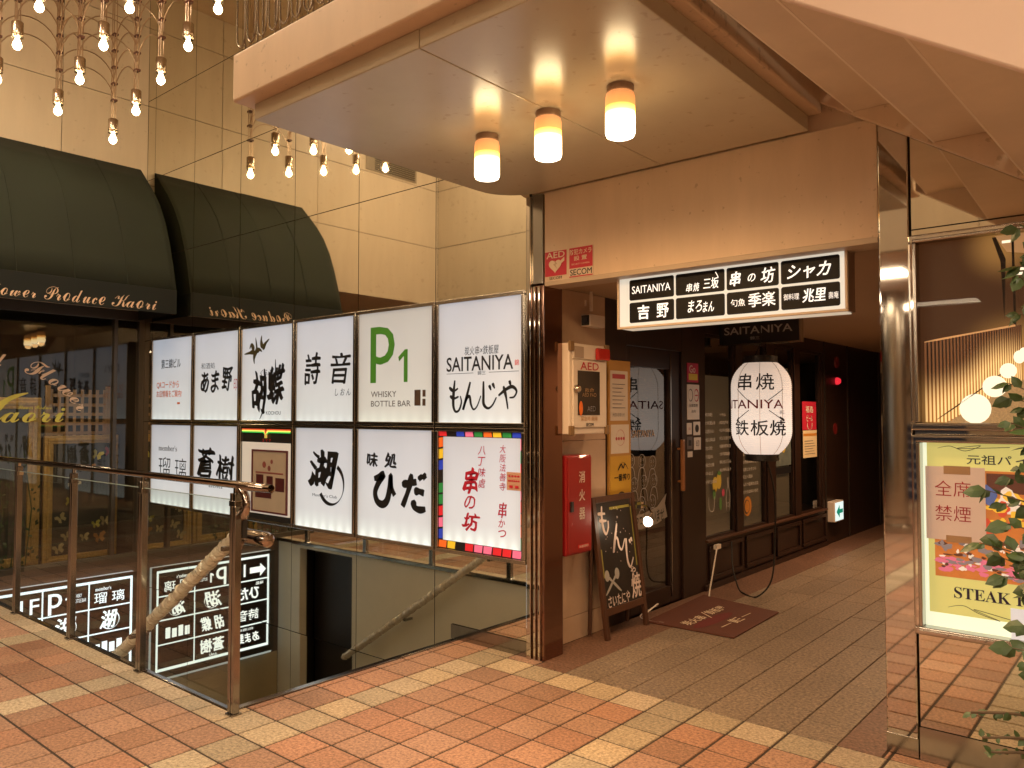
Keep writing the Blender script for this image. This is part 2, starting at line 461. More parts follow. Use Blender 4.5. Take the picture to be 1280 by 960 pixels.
# corridor paving: granite strips between plain borders
gr = B()
def grcol(i, j):
    r = random.Random(i * 71 + j * 13); k = r.uniform(.95, 1.05)
    return tuple(q * k for q in r.choice([(.20, .15, .108), (.21, .157, .112), (.195, .146, .105)]))
for i in range(7):
    x0 = -2.9125 + PX * i; oy = -.09 + random.uniform(.2, .6)
    tiles(gr, x0, x0 + PX, -.09, 10, grcol, PX, .7, -2.9125, oy, gap=.004 if i < 3 else .006)
brown = lambda i, j: (.15, .082, .055)
tiles(gr, XW, -2.9125, .003, 10, brown, 5, 5, XW, -.09, gap=.002)
tiles(gr, -3.137, -2.9125, -.09, .003, brown, 5, 5, -3.137, -.09, gap=.002)
tiles(gr, -1.285, -1.083, -.09, 10, brown, 5, 5, -1.285, -.09, gap=.002)
struct(gr, 'corridor_floor', gran)
g = B(); g.box(XW, -1.0, 0, 10, -.2, -.0045); struct(g, 'corridor_slab', grout)

# ceilings
g = B(); g.box(-13, 6, -14, -4.58, 3.24, 3.4); struct(g, 'arcade_ceiling', beige)
g = B(); g.box(-13, XL - .001, -4.56, -2.302, 3.284, 3.299); struct(g, 'passage_ceiling', beige)
g = B(); g.box(-13, 6, -4.7, .5, 6.4, 6.5); struct(g, 'atrium_ceiling', beige)
g = B(); g.box(XW, -1.0, .15, 10, 2.47, 2.6); struct(g, 'corridor_ceiling', M('corridor_ceiling_paint', (.36, .25, .16), .6))

# stairwell
g = B()
y0 = -1.75
g.box(-8.8, -8.32, y0 - .1, y0, -2.2, -.2); g.box(-7.3, -3.9, y0 - .1, y0, -2.2, -.2)
g.box(-7.3, -3.9, y0 - .1, y0, -.2, -.03); g.box(-8.8, -8.32, y0 - .1, y0, -.2, -.03); g.box(-8.32, -7.3, y0 - .1, y0, -.07, -.03); g.box(-8.33, -7.3, y0 - 1.6, y0 - 1.5, -2.2, -.2)
struct(g, 'stairwell_wall', stairgrey)
g = B(); g.box(-8.8, -7.1, y0 - 1.6, 0, -2.2, -2.1); struct(g, 'stairwell_landing', M('landing_stone', (.10, .08, .065), .5))
g = B(); g.box(-8.36, -7.26, y0 - .3, y0 - .25, -2.1, -.03); struct(g, 'opening_shade_sheet', darkwall)  # near-black sheet stands in for the shade inside the doorway
g = B()
n = 12
for k in range(n):
    x = -3.93 - k * .27; g.box(x - .27, x, y0, -.001, -2.2, -.172 * (k + 1))
struct(g, 'stairwell_steps', M('stair_stone', (.16, .13, .10), .5, var=.15, scale=20))
g = B(); g.box(-3.945, -3.9, y0, -.02, -.2, .006); g.box(-8.8, -3.945, y0, y0 + .03, -.03, .006)
struct(g, 'stair_nosing', bronze, bevel=.002)

# ================================================================== FACADE
xd = [-8.62, -7.735, -6.84, -5.937, -5.043, -4.146, -3.255]
zr = [-2.2, -.3, .6, 1.5, 2.4, 3.31, 4.21, 5.12, 6.4]
mw = thing('mirror_wall', 'tall wall of tinted mirror panels beside the stairwell, behind the lit signs', 'wall', (-6, 0, 0))
b = B(); b.box(-8.8, -3.25, .012, .2, -2.2, 6.4); b.build('backing', joint, mw)
cols = [-8.8] + xd
for i in range(len(cols) - 1):
    for j in range(len(zr) - 1):
        x0, x1, z0, z1 = cols[i] + .003, cols[i + 1] - .003, zr[j] + .003, zr[j + 1] - .003
        tx, tz = random.gauss(0, .0007), random.gauss(0, .0007)
        p = [(x0, z0), (x1, z0), (x1, z1), (x0, z1)]
        q = B(); q.prism([(x, -.001 + tx * (x - (x0 + x1) / 2) + tz * (z - (z0 + z1) / 2), z) for x, z in p], (0, -1, 0), .012)
        q.build('mirror_panel', mirror, mw)
b = B(); b.box(-3.97, -3.265, -.012, 0, .002, .10); b.build('skirting', bronze, mw)
# pillar beside the mirror wall
p = thing('bronze_pillar', 'narrow dark bronze steel pillar between the mirror wall and the corridor', 'pillar', (-3.2, .1, 0))
b = B(); b.box(-3.225, -3.135, -.004, .2, 0, 2.44); b.build('shaft', bronze_dark, p, bevel=.006)
b = B(); b.box(-3.264, -3.229, -.03, .0, 0, 3.03); b.box(-3.215, -3.196, -.022, -.004, 0, 2.43); b.box(-3.178, -3.16, -.02, -.004, 0, 2.43); b.build('trim', chrome, p, bevel=.004)
b = B(); b.box(-3.228, -3.135, -.012, .05, 2.445, 3.036); b.build('upper_cladding', bronze, p, bevel=.004)
# fascia and wall above the corridor
f = thing('beige_fascia', 'beige painted beam across the corridor entrance', 'wall', (-2.1, 0, 2.4))
b = B(); b.box(-3.13, -1.083, 0, .15, 2.455, 3.04); b.box(-3.25, -1.083, .02, .2, 3.04, 6.4); b.build('wall', beige, f)
b = B(); b.box(-3.13, -1.083, -.004, .16, 2.425, 2.455); b.build('lower_lip', M('lip_paint', (.42, .33, .24), .45), f, bevel=.003)
# right hand pillar and mirror
p = thing('steel_pillar', 'square mirror polished steel pillar right of the corridor entrance', 'pillar', (-1.0, .1, 0))
b = B(); b.box(-1.083, -.945, 0, .14, 0, 6.4); b.build('shaft', chrome, p, bevel=.008, seg=3)
b = B(); b.box(-1.083, -.945, -.003, 0, .0, .09); b.build('skirting', steelframe, p)
p = thing('mirror_facade', 'mirror panelled wall to the right behind the two lit display cases', 'wall', (.5, .1, 0))
b = B(); b.box(-.938, 6, .012, .2, 0, 6.4); b.build('backing', joint, p)
for x0, x1 in ((-.935, 1.3), (1.306, 3.6), (3.606, 6)):
    for z0, z1 in ((.153, 2.46), (2.466, 4.7), (4.706, 6.4)):
        q = B(); q.box(x0, x1, 0, .012, z0, z1); q.build('mirror_panel', mirror_low, p)
b = B(); b.box(-.938, 6, -.006, .012, 0, .15); b.build('skirting', steelframe, p)

# surrounding upper walls
w = thing('atrium_back_wall', 'beige panelled upper wall opposite, seen only mirrored above the signs', 'wall', (-2, -4.6, 3.25))
b = B(); b.box(-8.8, 6, -4.7, -4.575, 3.25, 6.4); b.build('backing', joint, w)
zz = [3.252, 4.17, 5.07, 5.97, 6.4]
for k in range(4):
    b = B()
    for m in range(8): b.box(-8.8 + 1.85 * m + .004, -8.8 + 1.85 * (m + 1) - .004, -4.575, -4.56, zz[k] + .005, zz[k + 1] - .005)
    b.build('wall_panel', wallpanel, w)
b = B(); b.box(5.9, 6.0, -14, 0, 0, 6.4); tag(b.build('side_wall', beige), 'plain beige wall at the far right of the arcade', 'wall')
b = B(); b.box(-13, 6, -14.2, -14, 0, 3.3); tag(b.build('arcade_end_wall', beige), 'plain beige wall at the far end of the arcade', 'wall')
b = B(); b.box(-12.1, -12, -14, -2.2, 0, 3.3); tag(b.build('passage_wall', shopdark), 'dim brown wall at the end of the side passage', 'wall')

# ================================================================== FLOWER SHOP
sh = thing('flower_shop_front', 'flower shop front with beige upper wall and large dark window', 'shop front', (XL, -1.2, 0))
b = B(); b.box(XL - .2, XL - .015, -4.56, .2, 3.301, 6.4); b.box(XL - .2, XL - .015, -2.3, .2, 2.72, 3.3); b.build('backing', joint, sh)
zz = [2.73, 3.275, 4.17, 5.07, 5.97, 6.4]
for k in range(5):
    b = B()
    for y0_, y1_ in ((-.9, 0), (-2.3, -.9), (-4.56, -2.3)):
        if k == 0 and y1_ < -2: continue
        b.box(XL - .015, XL, y0_ + .004, y1_ - .004, zz[k] + (.004 if k else 0), zz[k + 1] - .004)
    b.build('wall_panel', wallpanel, sh)
b = B(); b.box(XL - .02, XL + .012, -4.12, -3.14, 5.10, 5.34); gv = b.build('vent_grille', M('vent_frame', (.25, .2, .14), .5), sh)
b = B()
for k in range(7): b.box(XL + .012, XL + .02, -4.08, -3.3, 5.125 + .03 * k, 5.14 + .03 * k)
b.build('slat', M('vent_slat', (.06, .045, .03), .5), gv)
b = B(); b.box(XL - .08, XL, -2.3, .0, -.05, .06); b.box(XL - .08, XL, -2.3, .0, 2.62, 2.73); b.box(XL - .08, XL, -2.3, -2.22, .06, 2.62); b.box(XL - .08, XL, -.06, 0, .06, 2.62)
b.box(XL - .08, XL, -.33, -.29, .06, 2.62); b.build('window_frame', darkframe, sh, bevel=.003)
b = B(); b.box(XL - .2, XL, -2.3, 0, -2.2, -.05); b.build('lower_wall', M('brown_stone', (.10, .065, .045), .3), sh)
b = B(); b.box(XL, XL + .006, -1.74, -.002, -2.1, -1.42); b.build('plinth', M('olive_wall_paint', (.40, .34, .22), .5, var=.08, scale=3), sh)
b = B(); b.add([(XL - .03, -2.22, .06), (XL - .03, -.33, .06), (XL - .03, -.33, 2.62), (XL - .03, -2.22, 2.62)], [(0, 1, 2, 3)])
b.add([(XL - .03, -.29, .06), (XL - .03, -.06, .06), (XL - .03, -.06, 2.62), (XL - .03, -.29, 2.62)], [(0, 1, 2, 3)]); b.flat = True
pane = b.build('window_pane', glassshop, sh)
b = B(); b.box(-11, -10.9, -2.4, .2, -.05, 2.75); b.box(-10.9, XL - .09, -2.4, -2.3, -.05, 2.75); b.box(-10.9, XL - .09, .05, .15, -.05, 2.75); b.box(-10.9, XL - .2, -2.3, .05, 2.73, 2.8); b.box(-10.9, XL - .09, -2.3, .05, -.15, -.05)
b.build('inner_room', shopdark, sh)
W2 = SID(XL - .026)
b = B()
def arcfn(cx, cz, r):
    def fn(u, w, l):
        a = math.pi / 2 - (u - cx) / r; rr = r + (w - cz)
        return Vector((XL - .026 + l, cx + rr * math.cos(a), cz - r + rr * math.sin(a)))
    return fn
fn = arcfn(-1.45, 2.08, .95)
text(b, '𝓟𝓻𝓮𝓼𝓮𝓻𝓿𝓮𝓭', W2, (-2.25, 2.05, -1.36, 2.19), fn=fn); text(b, '𝓕𝓵𝓸𝔀𝓮𝓻', W2, (-1.18, 2.04, -.48, 2.20), fn=fn)
b.build('window_lettering', goldink, pane)
b = B(); text(b, '𝓚𝓪𝓸𝓻𝓲', W2, (-1.66, 1.50, -.80, 1.70)); text(b, '𝓕𝓵𝓸𝔀𝓮𝓻 𝓟𝓻𝓸𝓭𝓾𝓬𝓮', W2, (-1.24, 1.635, -.93, 1.675))
stroke(b, W2, (-1.50, 1.56, -1.15, 1.80), [(0, 0), (.25, .45), (.6, .8), (1, 1)], .07, .15)
b.build('window_logo', yellowink, pane)
# awning
aw = thing('green_awning', 'dark green curved canvas awning over the flower shop window', 'awning', (XL, -1.1, 2.6))
prof = [(-8.795, 4.323), (-8.63, 4.165), (-8.46, 4.0), (-8.32, 3.835), (-8.19, 3.62), (-8.09, 3.385), (-8.0, 3.12), (-7.933, 2.865)]
ny = 32; vs = []; fs = []
for k in range(ny + 1):
    y = -.08 - 1.97 * k / ny
    for (x, z) in prof:
        sag = (.004 * math.sin(k * .55 + z * 3) - .010 * math.sin(math.pi * ((k % 8) / 8)) ** .7) * min(1, (4.323 - z) * 2.5) * min(1, (z - 2.86) * 4 + .15)
        vs.append((x + sag * .6, y, z + sag * .6))
m = len(prof)
for k in range(ny):
    for i in range(m - 1): fs.append((k * m + i, k * m + i + 1, (k + 1) * m + i + 1, (k + 1) * m + i))
b = B(); b.add(vs, fs)
o = b.build('canopy', awn, aw, smooth=True); sd = o.modifiers.new('solid', 'SOLIDIFY'); sd.thickness = .008
for k_ in (1, 2, 3):
    yy = -.08 - 1.97 * k_ / 4; b = B(); b.tube([(x + .0012, yy, z + .0012) for x, z in prof], .0034, 6); b.build('seam', awn, aw, smooth=True)
for yy in (-.085, -2.045):
    b = B(); b.prism([(x + .002, yy, z - .003) for x, z in [(-8.795, 2.865)] + prof[::-1]], (0, -1, 0), .006); b.build('side_panel', awn, aw)
b = B(); b.box(-7.945, -7.925, -2.06, -.075, 2.625, 2.875); b.box(-8.79, -7.945, -2.06, -2.052, 2.625, 2.866); b.box(-8.79, -7.945, -.083, -.075, 2.625, 2.866)
val = b.build('valance', awn2, aw, bevel=.003)
b = B(); text(b, 'ℱ𝓁ℴ𝓌ℯ𝓇', SID(-7.925), (-1.86, 2.645, -1.40, 2.765)); text(b, '𝒫𝓇ℴ𝒹𝓊𝒸ℯ', SID(-7.925), (-1.33, 2.645, -.79, 2.77)); text(b, '𝒦𝒶ℴ𝓇𝒾', SID(-7.925), (-.73, 2.645, -.285, 2.77))
b.build('lettering', goldink, val)

# things inside the window
def gilt_frame(name, label, y0, y1, z0, z1, x, w=.1):
    t = thing(name, label, 'picture frame', (x, (y0 + y1) / 2, z0))
    b = B(); b.box(x - .05, x, y0, y1, z0, z0 + w); b.box(x - .05, x, y0, y1, z1 - w, z1); b.box(x - .05, x, y0, y0 + w, z0 + w, z1 - w); b.box(x - .05, x, y1 - w, y1, z0 + w, z1 - w)
    k = w * .35
    b.box(x, x + .02, y0 + k, y1 - k, z0 + k, z0 + w * .7); b.box(x, x + .02, y0 + k, y1 - k, z1 - w * .7, z1 - k); b.box(x, x + .02, y0 + k, y0 + w * .7, z0 + w * .7, z1 - w * .7); b.box(x, x + .02, y1 - w * .7, y1 - k, z0 + w * .7, z1 - w * .7)
    b.build('moulding', gold, t, bevel=.008)
    b = B(); b.box(x - .045, x - .03, y0 + w, y1 - w, z0 + w, z1 - w); b.build('backboard', M('frame_backboard', (.03, .03, .022), .6, var=.3, scale=3), t)
    return t
gilt_frame('gilt_frame', 'tall gilt frame round dark greenery at the left of the shop window', -1.75, -.86, -.04, 1.76, -9.3, .12)
fb = gilt_frame('gilt_frame', 'gilt frame holding paper butterflies, right of the taller gilt frame', -.83, -.06, -.04, 1.35, -9.28, .09)
rb = random.Random(3)
wing = {}
for k, (yy, zzz, c) in enumerate([(-.30, 1.12, 'y'), (-.17, 1.15, 'r'), (-.36, .98, 'o'), (-.55, .82, 'w'), (-.58, .62, 'y'), (-.66, .45, 'w'), (-.6, .25, 'w'), (-.42, .22, 'w'), (-.26, .2, 'o'), (-.2, .38, 'w'), (-.3, .35, 'y'), (-.68, .12, 'w')]):
    cm = {'y': M('butterfly_yellow', (.45, .40, .06), .6), 'r': M('butterfly_red', (.35, .02, .03), .6), 'o': M('butterfly_orange', (.40, .18, .04), .6), 'w': M('butterfly_cream', (.40, .32, .16), .6)}[c]
    b = B(); an = rb.uniform(-.6, .6); s_ = rb.uniform(.8, 1.2) * .06
    for sg in (-1, 1):
        pts = []
        for (u, v) in [(0, -.05), (.25 * sg, .75), (.8 * sg, 1.0), (1.0 * sg, .6), (.55 * sg, .1), (.75 * sg, -.35), (.35 * sg, -.75)]:
            uu, vv = u * math.cos(an) - v * math.sin(an), u * math.sin(an) + v * math.cos(an)
            pts.append((-9.27 + abs(u) * .03, yy + uu * s_, zzz + vv * s_))
        b.add(pts + [(q[0] - .002, q[1], q[2]) for q in pts], [list(range(7)), list(range(13, 6, -1))])
    b.build('butterfly', cm, fb)
la = thing('wooden_lattice', 'pale wooden lattice screen standing behind the butterfly frame', 'screen', (-9.42, -.45, 0))
b = B()
for k in range(8):
    y = -.74 + .08 * k; b.box(-9.43, -9.41, y, y + .028, -.04, 1.86)
for k in range(16): b.box(-9.428, -9.412, -.74, -.152, .2 + .105 * k, .235 + .105 * k)
b.box(-9.44, -9.40, -.78, -.74, -.04, 1.90); b.box(-9.44, -9.40, -.15, -.11, -.04, 1.90); b.build('slats', M('pale_wood', (.38, .24, .12), .6), la)
# greenery behind the left frame
b = B(); rg = random.Random(11)
for k in range(420):
    y = rg.uniform(-2.2, -.95); z = rg.uniform(-.03, 1.6); x = rg.uniform(-9.16, -9.0)
    d = Vector((rg.uniform(-.3, 1), rg.gauss(0, 1), rg.gauss(0, 1))).normalized() * .05; e = d.cross(Vector((1, .3, .2))).normalized() * .018; p0 = Vector((x, y, z))
    if z > 1.2 - (y + 2.2) * .3: continue
    b.add([p0, p0 + d * .5 + e, p0 + d, p0 + d * .5 - e], [(0, 1, 2, 3)])
for k in range(9): b.tube([(-9.1, -2.1 + .13 * k, -.05), (-9.08, -2.1 + .13 * k + .05, .6), (-9.1, -2.1 + .13 * k - .03, 1.2)], .006, 5)
b.flat = True
tag(b.build('foliage_plant', M('shop_foliage', (.035, .06, .018), .6, var=.4, scale=12)), 'dark green leafy plant behind the shop window at the far left', 'plant')
# directory sign low on the wall
dr = thing('directory_sign', 'black and white backlit floor directory low on the stairwell wall', 'sign', (XL, -.8, -1.4))
xf = XL + .10
b = B(); b.box(XL + .002, xf - .012, -1.60, -.10, -1.39, -.13); b.build('housing', M('directory_case', (.5, .55, .6), .3, emit=(.65, .78, .85), es=.5), dr, bevel=.004)
b = B(); b.box(xf - .012, xf + .004, -1.62, -.085, -1.36, -1.285); b.box(xf - .012, xf + .004, -1.62, -.085, -.165, -.125); b.box(xf - .012, xf + .004, -1.62, -1.548, -1.285, -.165); b.box(xf - .012, xf + .004, -.132, -.085, -1.285, -.165); b.build('frame', darkframe, dr)
dface = M('directory_face', (.3, .3, .3), .3, emit=(.78, .93, 1.0), es=1.5)
dlit = M('directory_lettering', (.3, .3, .3), .3, emit=(.85, .95, 1.0), es=1.5)
b = B(); b.box(xf - .011, xf - .003, -1.548, -.132, -1.285, -.165); b.build('face', dface, dr)
yc = [-1.53, -1.02, -.58, -.15]; zc = [-.185, -.455, -.72, -.99, -1.26]
dcell = M('directory_cell', (.03, .02, .018), .35)
for i in range(3):
    b = B()
    for j in range(4): b.box(xf - .004, xf + .001, yc[i] + .008, yc[i + 1] - .008, zc[j + 1] + .008, zc[j] - .008)
    b.build('cell', dcell, dr)
D = SID(xf + .001); b = B()
poly(b, D, [(-1.50, -.34), (-1.42, -.26), (-1.42, -.30), (-1.28, -.30), (-1.28, -.37), (-1.42, -.37), (-1.42, -.42)])
text(b, '1F', D, (-1.22, -.40, -1.05, -.25), .02); text(b, 'p', D, (-.97, -.44, -.84, -.23), .02); poly(b, D, [(-.785, -.39), (-.765, -.39), (-.765, -.28), (-.78, -.28), (-.812, -.30), (-.805, -.32), (-.785, -.305)])
text(b, 'WHISKY\nBOTTLE BAR', D, (-.73, -.36, -.61, -.27)); text(b, "𝐦𝐞𝐦𝐛𝐞𝐫'𝐬", D, (-.52, -.275, -.36, -.235)); text(b, '瑠 璃', D, (-.53, -.41, -.22, -.29), .005)
text(b, '味処', D, (-1.46, -.52, -1.36, -.48), .02); text(b, 'ひだ', D, (-1.4, -.68, -1.12, -.53), .05)
text(b, '湖', D, (-.92, -.68, -.70, -.49), .04, .2); ring(b, D, -.79, -.60, .09, .012, -160, 60)
text(b, '湖', D, (-.47, -.68, -.29, -.49), .05, .2); ring(b, D, -.36, -.60, .09, .014, -160, 60)
text(b, '詩音', D, (-1.40, -.93, -1.12, -.80), .02); text(b, '胡 蝶', D, (-.95, -.95, -.65, -.78), .05, .3, .03)
for k in range(4): rect(b, D, -.52 + .075 * k, -.93, -.465 + .075 * k, -.83 + .02 * (k % 2))
text(b, '和酒処', D, (-1.34, -1.05, -1.12, -1.02)); text(b, 'あま野', D, (-1.42, -1.2, -1.10, -1.08), .04, .2); text(b, '蒼樹', D, (-.95, -1.2, -.65, -1.04), .05); text(b, 'aoki', D, (-.86, -1.245, -.76, -1.21), 0, .3)
b.build('lettering', dlit, dr)

# ================================================================== WALL SIGNS
sig_up = ramp_emit('lit_acrylic_upper', [(0, (.86, .97, .93)), (.12, (.72, .78, .77)), (.5, (.62, .65, .67)), (1, (.52, .585, .68))], .61, noise=.08, leds=.15)
sig_warm = ramp_emit('lit_acrylic_warm', [(0, (.86, .93, .80)), (.15, (.68, .68, .60)), (.5, (.58, .57, .52)), (1, (.50, .50, .47))], .61, noise=.08, leds=.15)
sig_lo = ramp_emit('lit_acrylic_lower', [(0, (.92, .98, .90)), (.07, (.86, .93, .88)), (.22, (.70, .73, .74)), (1, (.52, .56, .62))], .65, noise=.06, leds=.5)
YF = -.035
xs = [-8.552, -7.629, -6.747, -5.866, -5.018, -4.108, -3.26]
def lightbox(label, c, r, face, nm='lit_sign'):
    x0, x1 = xs[c] + .006, xs[c + 1] - .006; z0, z1 = (.605, 1.497) if r == 0 else (1.503, 2.412)
    t = thing(nm, label, 'sign', ((x0 + x1) / 2, 0, z0), 'backlit signs on the mirror wall')
    b = B(); w = .028
    b.box(x0, x1, YF - .012, -.003, z0, z0 + w); b.box(x0, x1, YF - .012, -.003, z1 - w, z1); b.box(x0, x0 + w, YF - .012, -.003, z0 + w, z1 - w); b.box(x1 - w, x1, YF - .012, -.003, z0 + w, z1 - w)
    b.build('frame', steelframe, t, bevel=.004)
    if face:
        b = B(); b.box(x0 + w, x1 - w, YF, -.004, z0 + w, z1 - w); b.build('face', face, t)
    return t, x0 + w, x1 - w, z0 + w, z1 - w
P = FAC(YF)
def lett(t, mat, *fs_):
    b = B()
    for f_ in fs_: f_(b)
    b.build('lettering', mat, t)
def TX(body, box, bold=0., shear=0., wob=0., keep=False): return lambda b: text(b, body, P, box, bold, shear, wob, keep=keep)
def SK(box, pts, w, taper=.35): return lambda b: stroke(b, P, box, pts, w, taper)
def RC(x0, y0, x1, y1): return lambda b: rect(b, P, x0, y0, x1, y1)

t, *_ = lightbox('lit white sign at the corner with building name over orange lines', 0, 1, sig_up)
lett(t, black, TX('第三錦ビル', (-8.324, 2.07, -7.90, 2.17), .015))
lett(t, orange, TX('QRコードから', (-8.42, 1.855, -7.93, 1.935), .02), TX('お店情報をご案内!', (-8.42, 1.765, -7.87, 1.838), .02), RC(-7.96, 1.69, -7.90, 1.71))
t, *_ = lightbox('lit white sign with thick black brush letters and a small red seal', 1, 1, sig_up)
lett(t, black, TX('和酒処', (-7.477, 2.037, -7.208, 2.096)), TX('あま', (-7.49, 1.80, -7.13, 2.015), .06, .12, .035), TX('野', (-7.08, 1.815, -6.88, 2.04), .05, .18, .03))
lett(t, redink, TX('印', (-6.86, 1.813, -6.80, 1.927)))
t, *_ = lightbox('lit white sign with dark bamboo leaves above tall brush kanji', 2, 1, sig_up)
lett(t, black, TX('くらぶ', (-6.402, 1.935, -6.216, 1.993), 0, .3), TX('胡', (-6.55, 1.60, -6.29, 1.97), .06, .16, .05), TX('蝶', (-6.28, 1.68, -6.02, 2.03), .055, .12, .05), SK((-6.45, 1.54, -6.30, 2.0), [(.75, 1), (.95, .55), (.7, .2), (.3, 0)], .035, .2), SK((-6.2, 1.7, -6.1, 2.08), [(.4, 1), (.45, .5), (.3, 0)], .016, .3), TX('KOCHOU', (-6.301, 1.583, -6.069, 1.615)))
lett(t, M('bamboo_ink', (.05, .045, .015), .5), *[SK((-6.68, 2.05, -6.26, 2.31), q, .05, .05) for q in ([(.42, .3), (.5, .55), (.45, .95)], [(.42, .45), (.25, .42), (.0, .38)], [(.45, .45), (.4, .2), (.42, 0)], [(.72, .55), (.68, .8), (.70, 1)], [(.74, .5), (.85, .7), (1, .85)], [(.5, .45), (.62, .5), (.72, .42)], [(.40, .5), (.3, .7), (.22, .55)])])
t, *_ = lightbox('lit white sign with two large spaced black kanji and small kana', 3, 1, sig_up)
lett(t, black, TX('詩', (-5.725, 1.837, -5.489, 2.109), .03, .16, .02), TX('音', (-5.359, 1.834, -5.088, 2.098), .03, .16, .02), TX('し お ん', (-5.29, 1.74, -5.087, 1.799), 0, .2))
t, *_ = lightbox('lit cream sign with a large green letter p and number one', 4, 1, sig_warm)
lett(t, green, TX('p', (-4.843, 1.833, -4.556, 2.271), .005), lambda b: poly(b, P, [(-4.452, 1.832), (-4.409, 1.832), (-4.409, 2.08), (-4.44, 2.08), (-4.515, 2.025), (-4.505, 1.99), (-4.452, 2.03)]))
lett(t, brownink, TX('𝖶HISKY'.replace('𝖶', 'W'), (-4.834, 1.721, -4.536, 1.767)), TX('BOTTLE BAR', (-4.833, 1.648, -4.374, 1.693)), RC(-4.332, 1.653, -4.266, 1.771), RC(-4.245, 1.719, -4.212, 1.769), RC(-4.245, 1.652, -4.212, 1.703))
t, *_ = lightbox('lit white sign with roman capitals over four brush kana, at the right end', 5, 1, sig_up)
lett(t, black, TX('SAITANIYA', (-3.996, 1.892, -3.369, 1.995), .012), TX('炭火串×鉄板屋', (-3.819, 2.003, -3.499, 2.065), 0, .1), RC(-3.995, 1.876, -3.732, 1.879), RC(-3.587, 1.876, -3.319, 1.879), TX('錦三', (-3.693, 1.862, -3.617, 1.89)))
lett(t, black,
     *[SK((-3.971, 1.609, -3.841, 1.83), q, .026) for q in ([(.45, 1), (.36, .6), (.34, .2), (.5, 0), (.78, .05), (.95, .3), (.86, .5)], [(.02, .78), (.35, .66), (.7, .74)], [(.08, .5), (.4, .42), (.75, .48)])],
     *[SK((-3.834, 1.62, -3.66, 1.815), q, .026) for q in ([(.42, 1), (.25, .55), (.02, 0), (.2, .38), (.38, .48), (.46, .2), (.6, .02), (.8, .14), (1, .5)],)],
     *[SK((-3.65, 1.631, -3.51, 1.817), q, .026) for q in ([(.1, 1), (.1, .5), (.12, .15), (.4, 0), (.7, .12), (.95, .4)], [(.48, .85), (.6, .66)], [(.70, .92), (.84, .72)])],
     *[SK((-3.498, 1.624, -3.335, 1.807), q, .026) for q in ([(0, .5), (.4, .72), (.75, .82), (.98, .66), (.85, .45), (.6, .42)], [(.6, 1.05), (.68, .84)], [(.28, .85), (.42, .45), (.52, 0)])])
lett(t, M('seal_pink', (.60, .12, .12), .5), TX('錦', (-3.357, 1.915, -3.319, 1.955), .02))
t, *_ = lightbox('lit white sign with thin serif kanji under a small english word', 0, 0, sig_lo)
lett(t, grey, TX("𝐦𝐞𝐦𝐛𝐞𝐫'𝐬", (-8.355, 1.195, -7.95, 1.255)))
lett(t, black, TX('瑠', (-8.35, .90, -8.09, 1.129), -.006), TX('璃', (-7.99, .90, -7.75, 1.129), -.006))
t, *_ = lightbox('lit white sign with two heavy brush kanji and a small script word', 1, 0, sig_lo)
lett(t, black, TX('蒼', (-7.54, .945, -7.19, 1.25), .05, .14, .035), TX('樹', (-7.16, .92, -6.83, 1.19), .05, .08, .03), TX('𝑎𝑜𝑘𝑖', (-7.292, .867, -7.026, .92)))
# the dark niche with neon strip
t, x0, x1, z0, z1 = lightbox('dark sign box with neon strip above a framed bar picture', 2, 0, None, 'neon_picture_box')
b = B(); b.box(x0, x1, YF + .008, -.004, z0, z1); b.build('face', blackplastic, t)
picwhite = M('neon_box_white', (.5, .45, .38), .4, emit=(.85, .80, .68), es=.32)
b = B(); b.box(x0 + .01, x1 - .01, YF + .002, YF + .007, z0 + .05, 1.33); b.build('light_panel', picwhite, t)
b = B(); b.box(-6.52, -5.955, YF - .012, YF + .002, .70, .715); b.box(-6.52, -5.955, YF - .012, YF + .002, 1.25, 1.265); b.box(-6.52, -6.505, YF - .012, YF + .002, .715, 1.25); b.box(-5.97, -5.955, YF - .012, YF + .002, .715, 1.25); b.build('picture_frame', M('cherry_frame', (.10, .02, .02), .3), t)
b = B(); b.box(-6.505, -5.97, YF - .003, YF + .002, .715, 1.25); pic = b.build('picture', M('bar_photo', (.30, .22, .14), .3, var=.15, scale=3, emit=(.6, .42, .25), es=.12), t)
pp = FAC(YF - .003)
b = B(); rect(b, pp, -6.45, .95, -6.33, 1.04); rect(b, pp, -6.28, .88, -6.18, 1.03); rect(b, pp, -6.14, .9, -6.0, 1.02); rect(b, pp, -6.46, .83, -6.2, .89); b.build('picture_detail', M('photo_maroon', (.07, .012, .012), .4), pic)
b = B(); rect(b, pp, -6.46, 1.05, -6.02, 1.065); disc(b, pp, -6.32, 1.13, .03); disc(b, pp, -6.24, 1.10, .025); disc(b, pp, -6.2, 1.16, .02); b.build('picture_detail', M('photo_rose', (.22, .06, .05), .4), pic)
neon_y = M('neon_yellow', (.1, .1, .02), .3, emit=(1, .75, .12), es=1.3); neon_g = M('neon_green', (.02, .1, .02), .3, emit=(.05, .6, .08), es=.9); neon_r = M('neon_red', (.1, .02, .02), .3, emit=(1, .10, .03), es=.8)
for mm, dz in ((neon_r, .012), (neon_y, 0), (neon_g, -.012)):
    b = B(); cxm = -6.30
    b.tube([(x0 + .02, YF - .004, 1.435 + dz), (cxm - .03 + dz, YF - .004, 1.435 + dz), (cxm - .012, YF - .004, 1.415 + dz), (cxm - .012, YF - .004, 1.37)], .0055, 6)
    b.tube([(x1 - .02, YF - .004, 1.435 + dz), (cxm + .03 - dz, YF - .004, 1.435 + dz), (cxm + .012, YF - .004, 1.415 + dz), (cxm + .012, YF - .004, 1.37)], .0055, 6)
    b.build('neon_tube', mm, t)
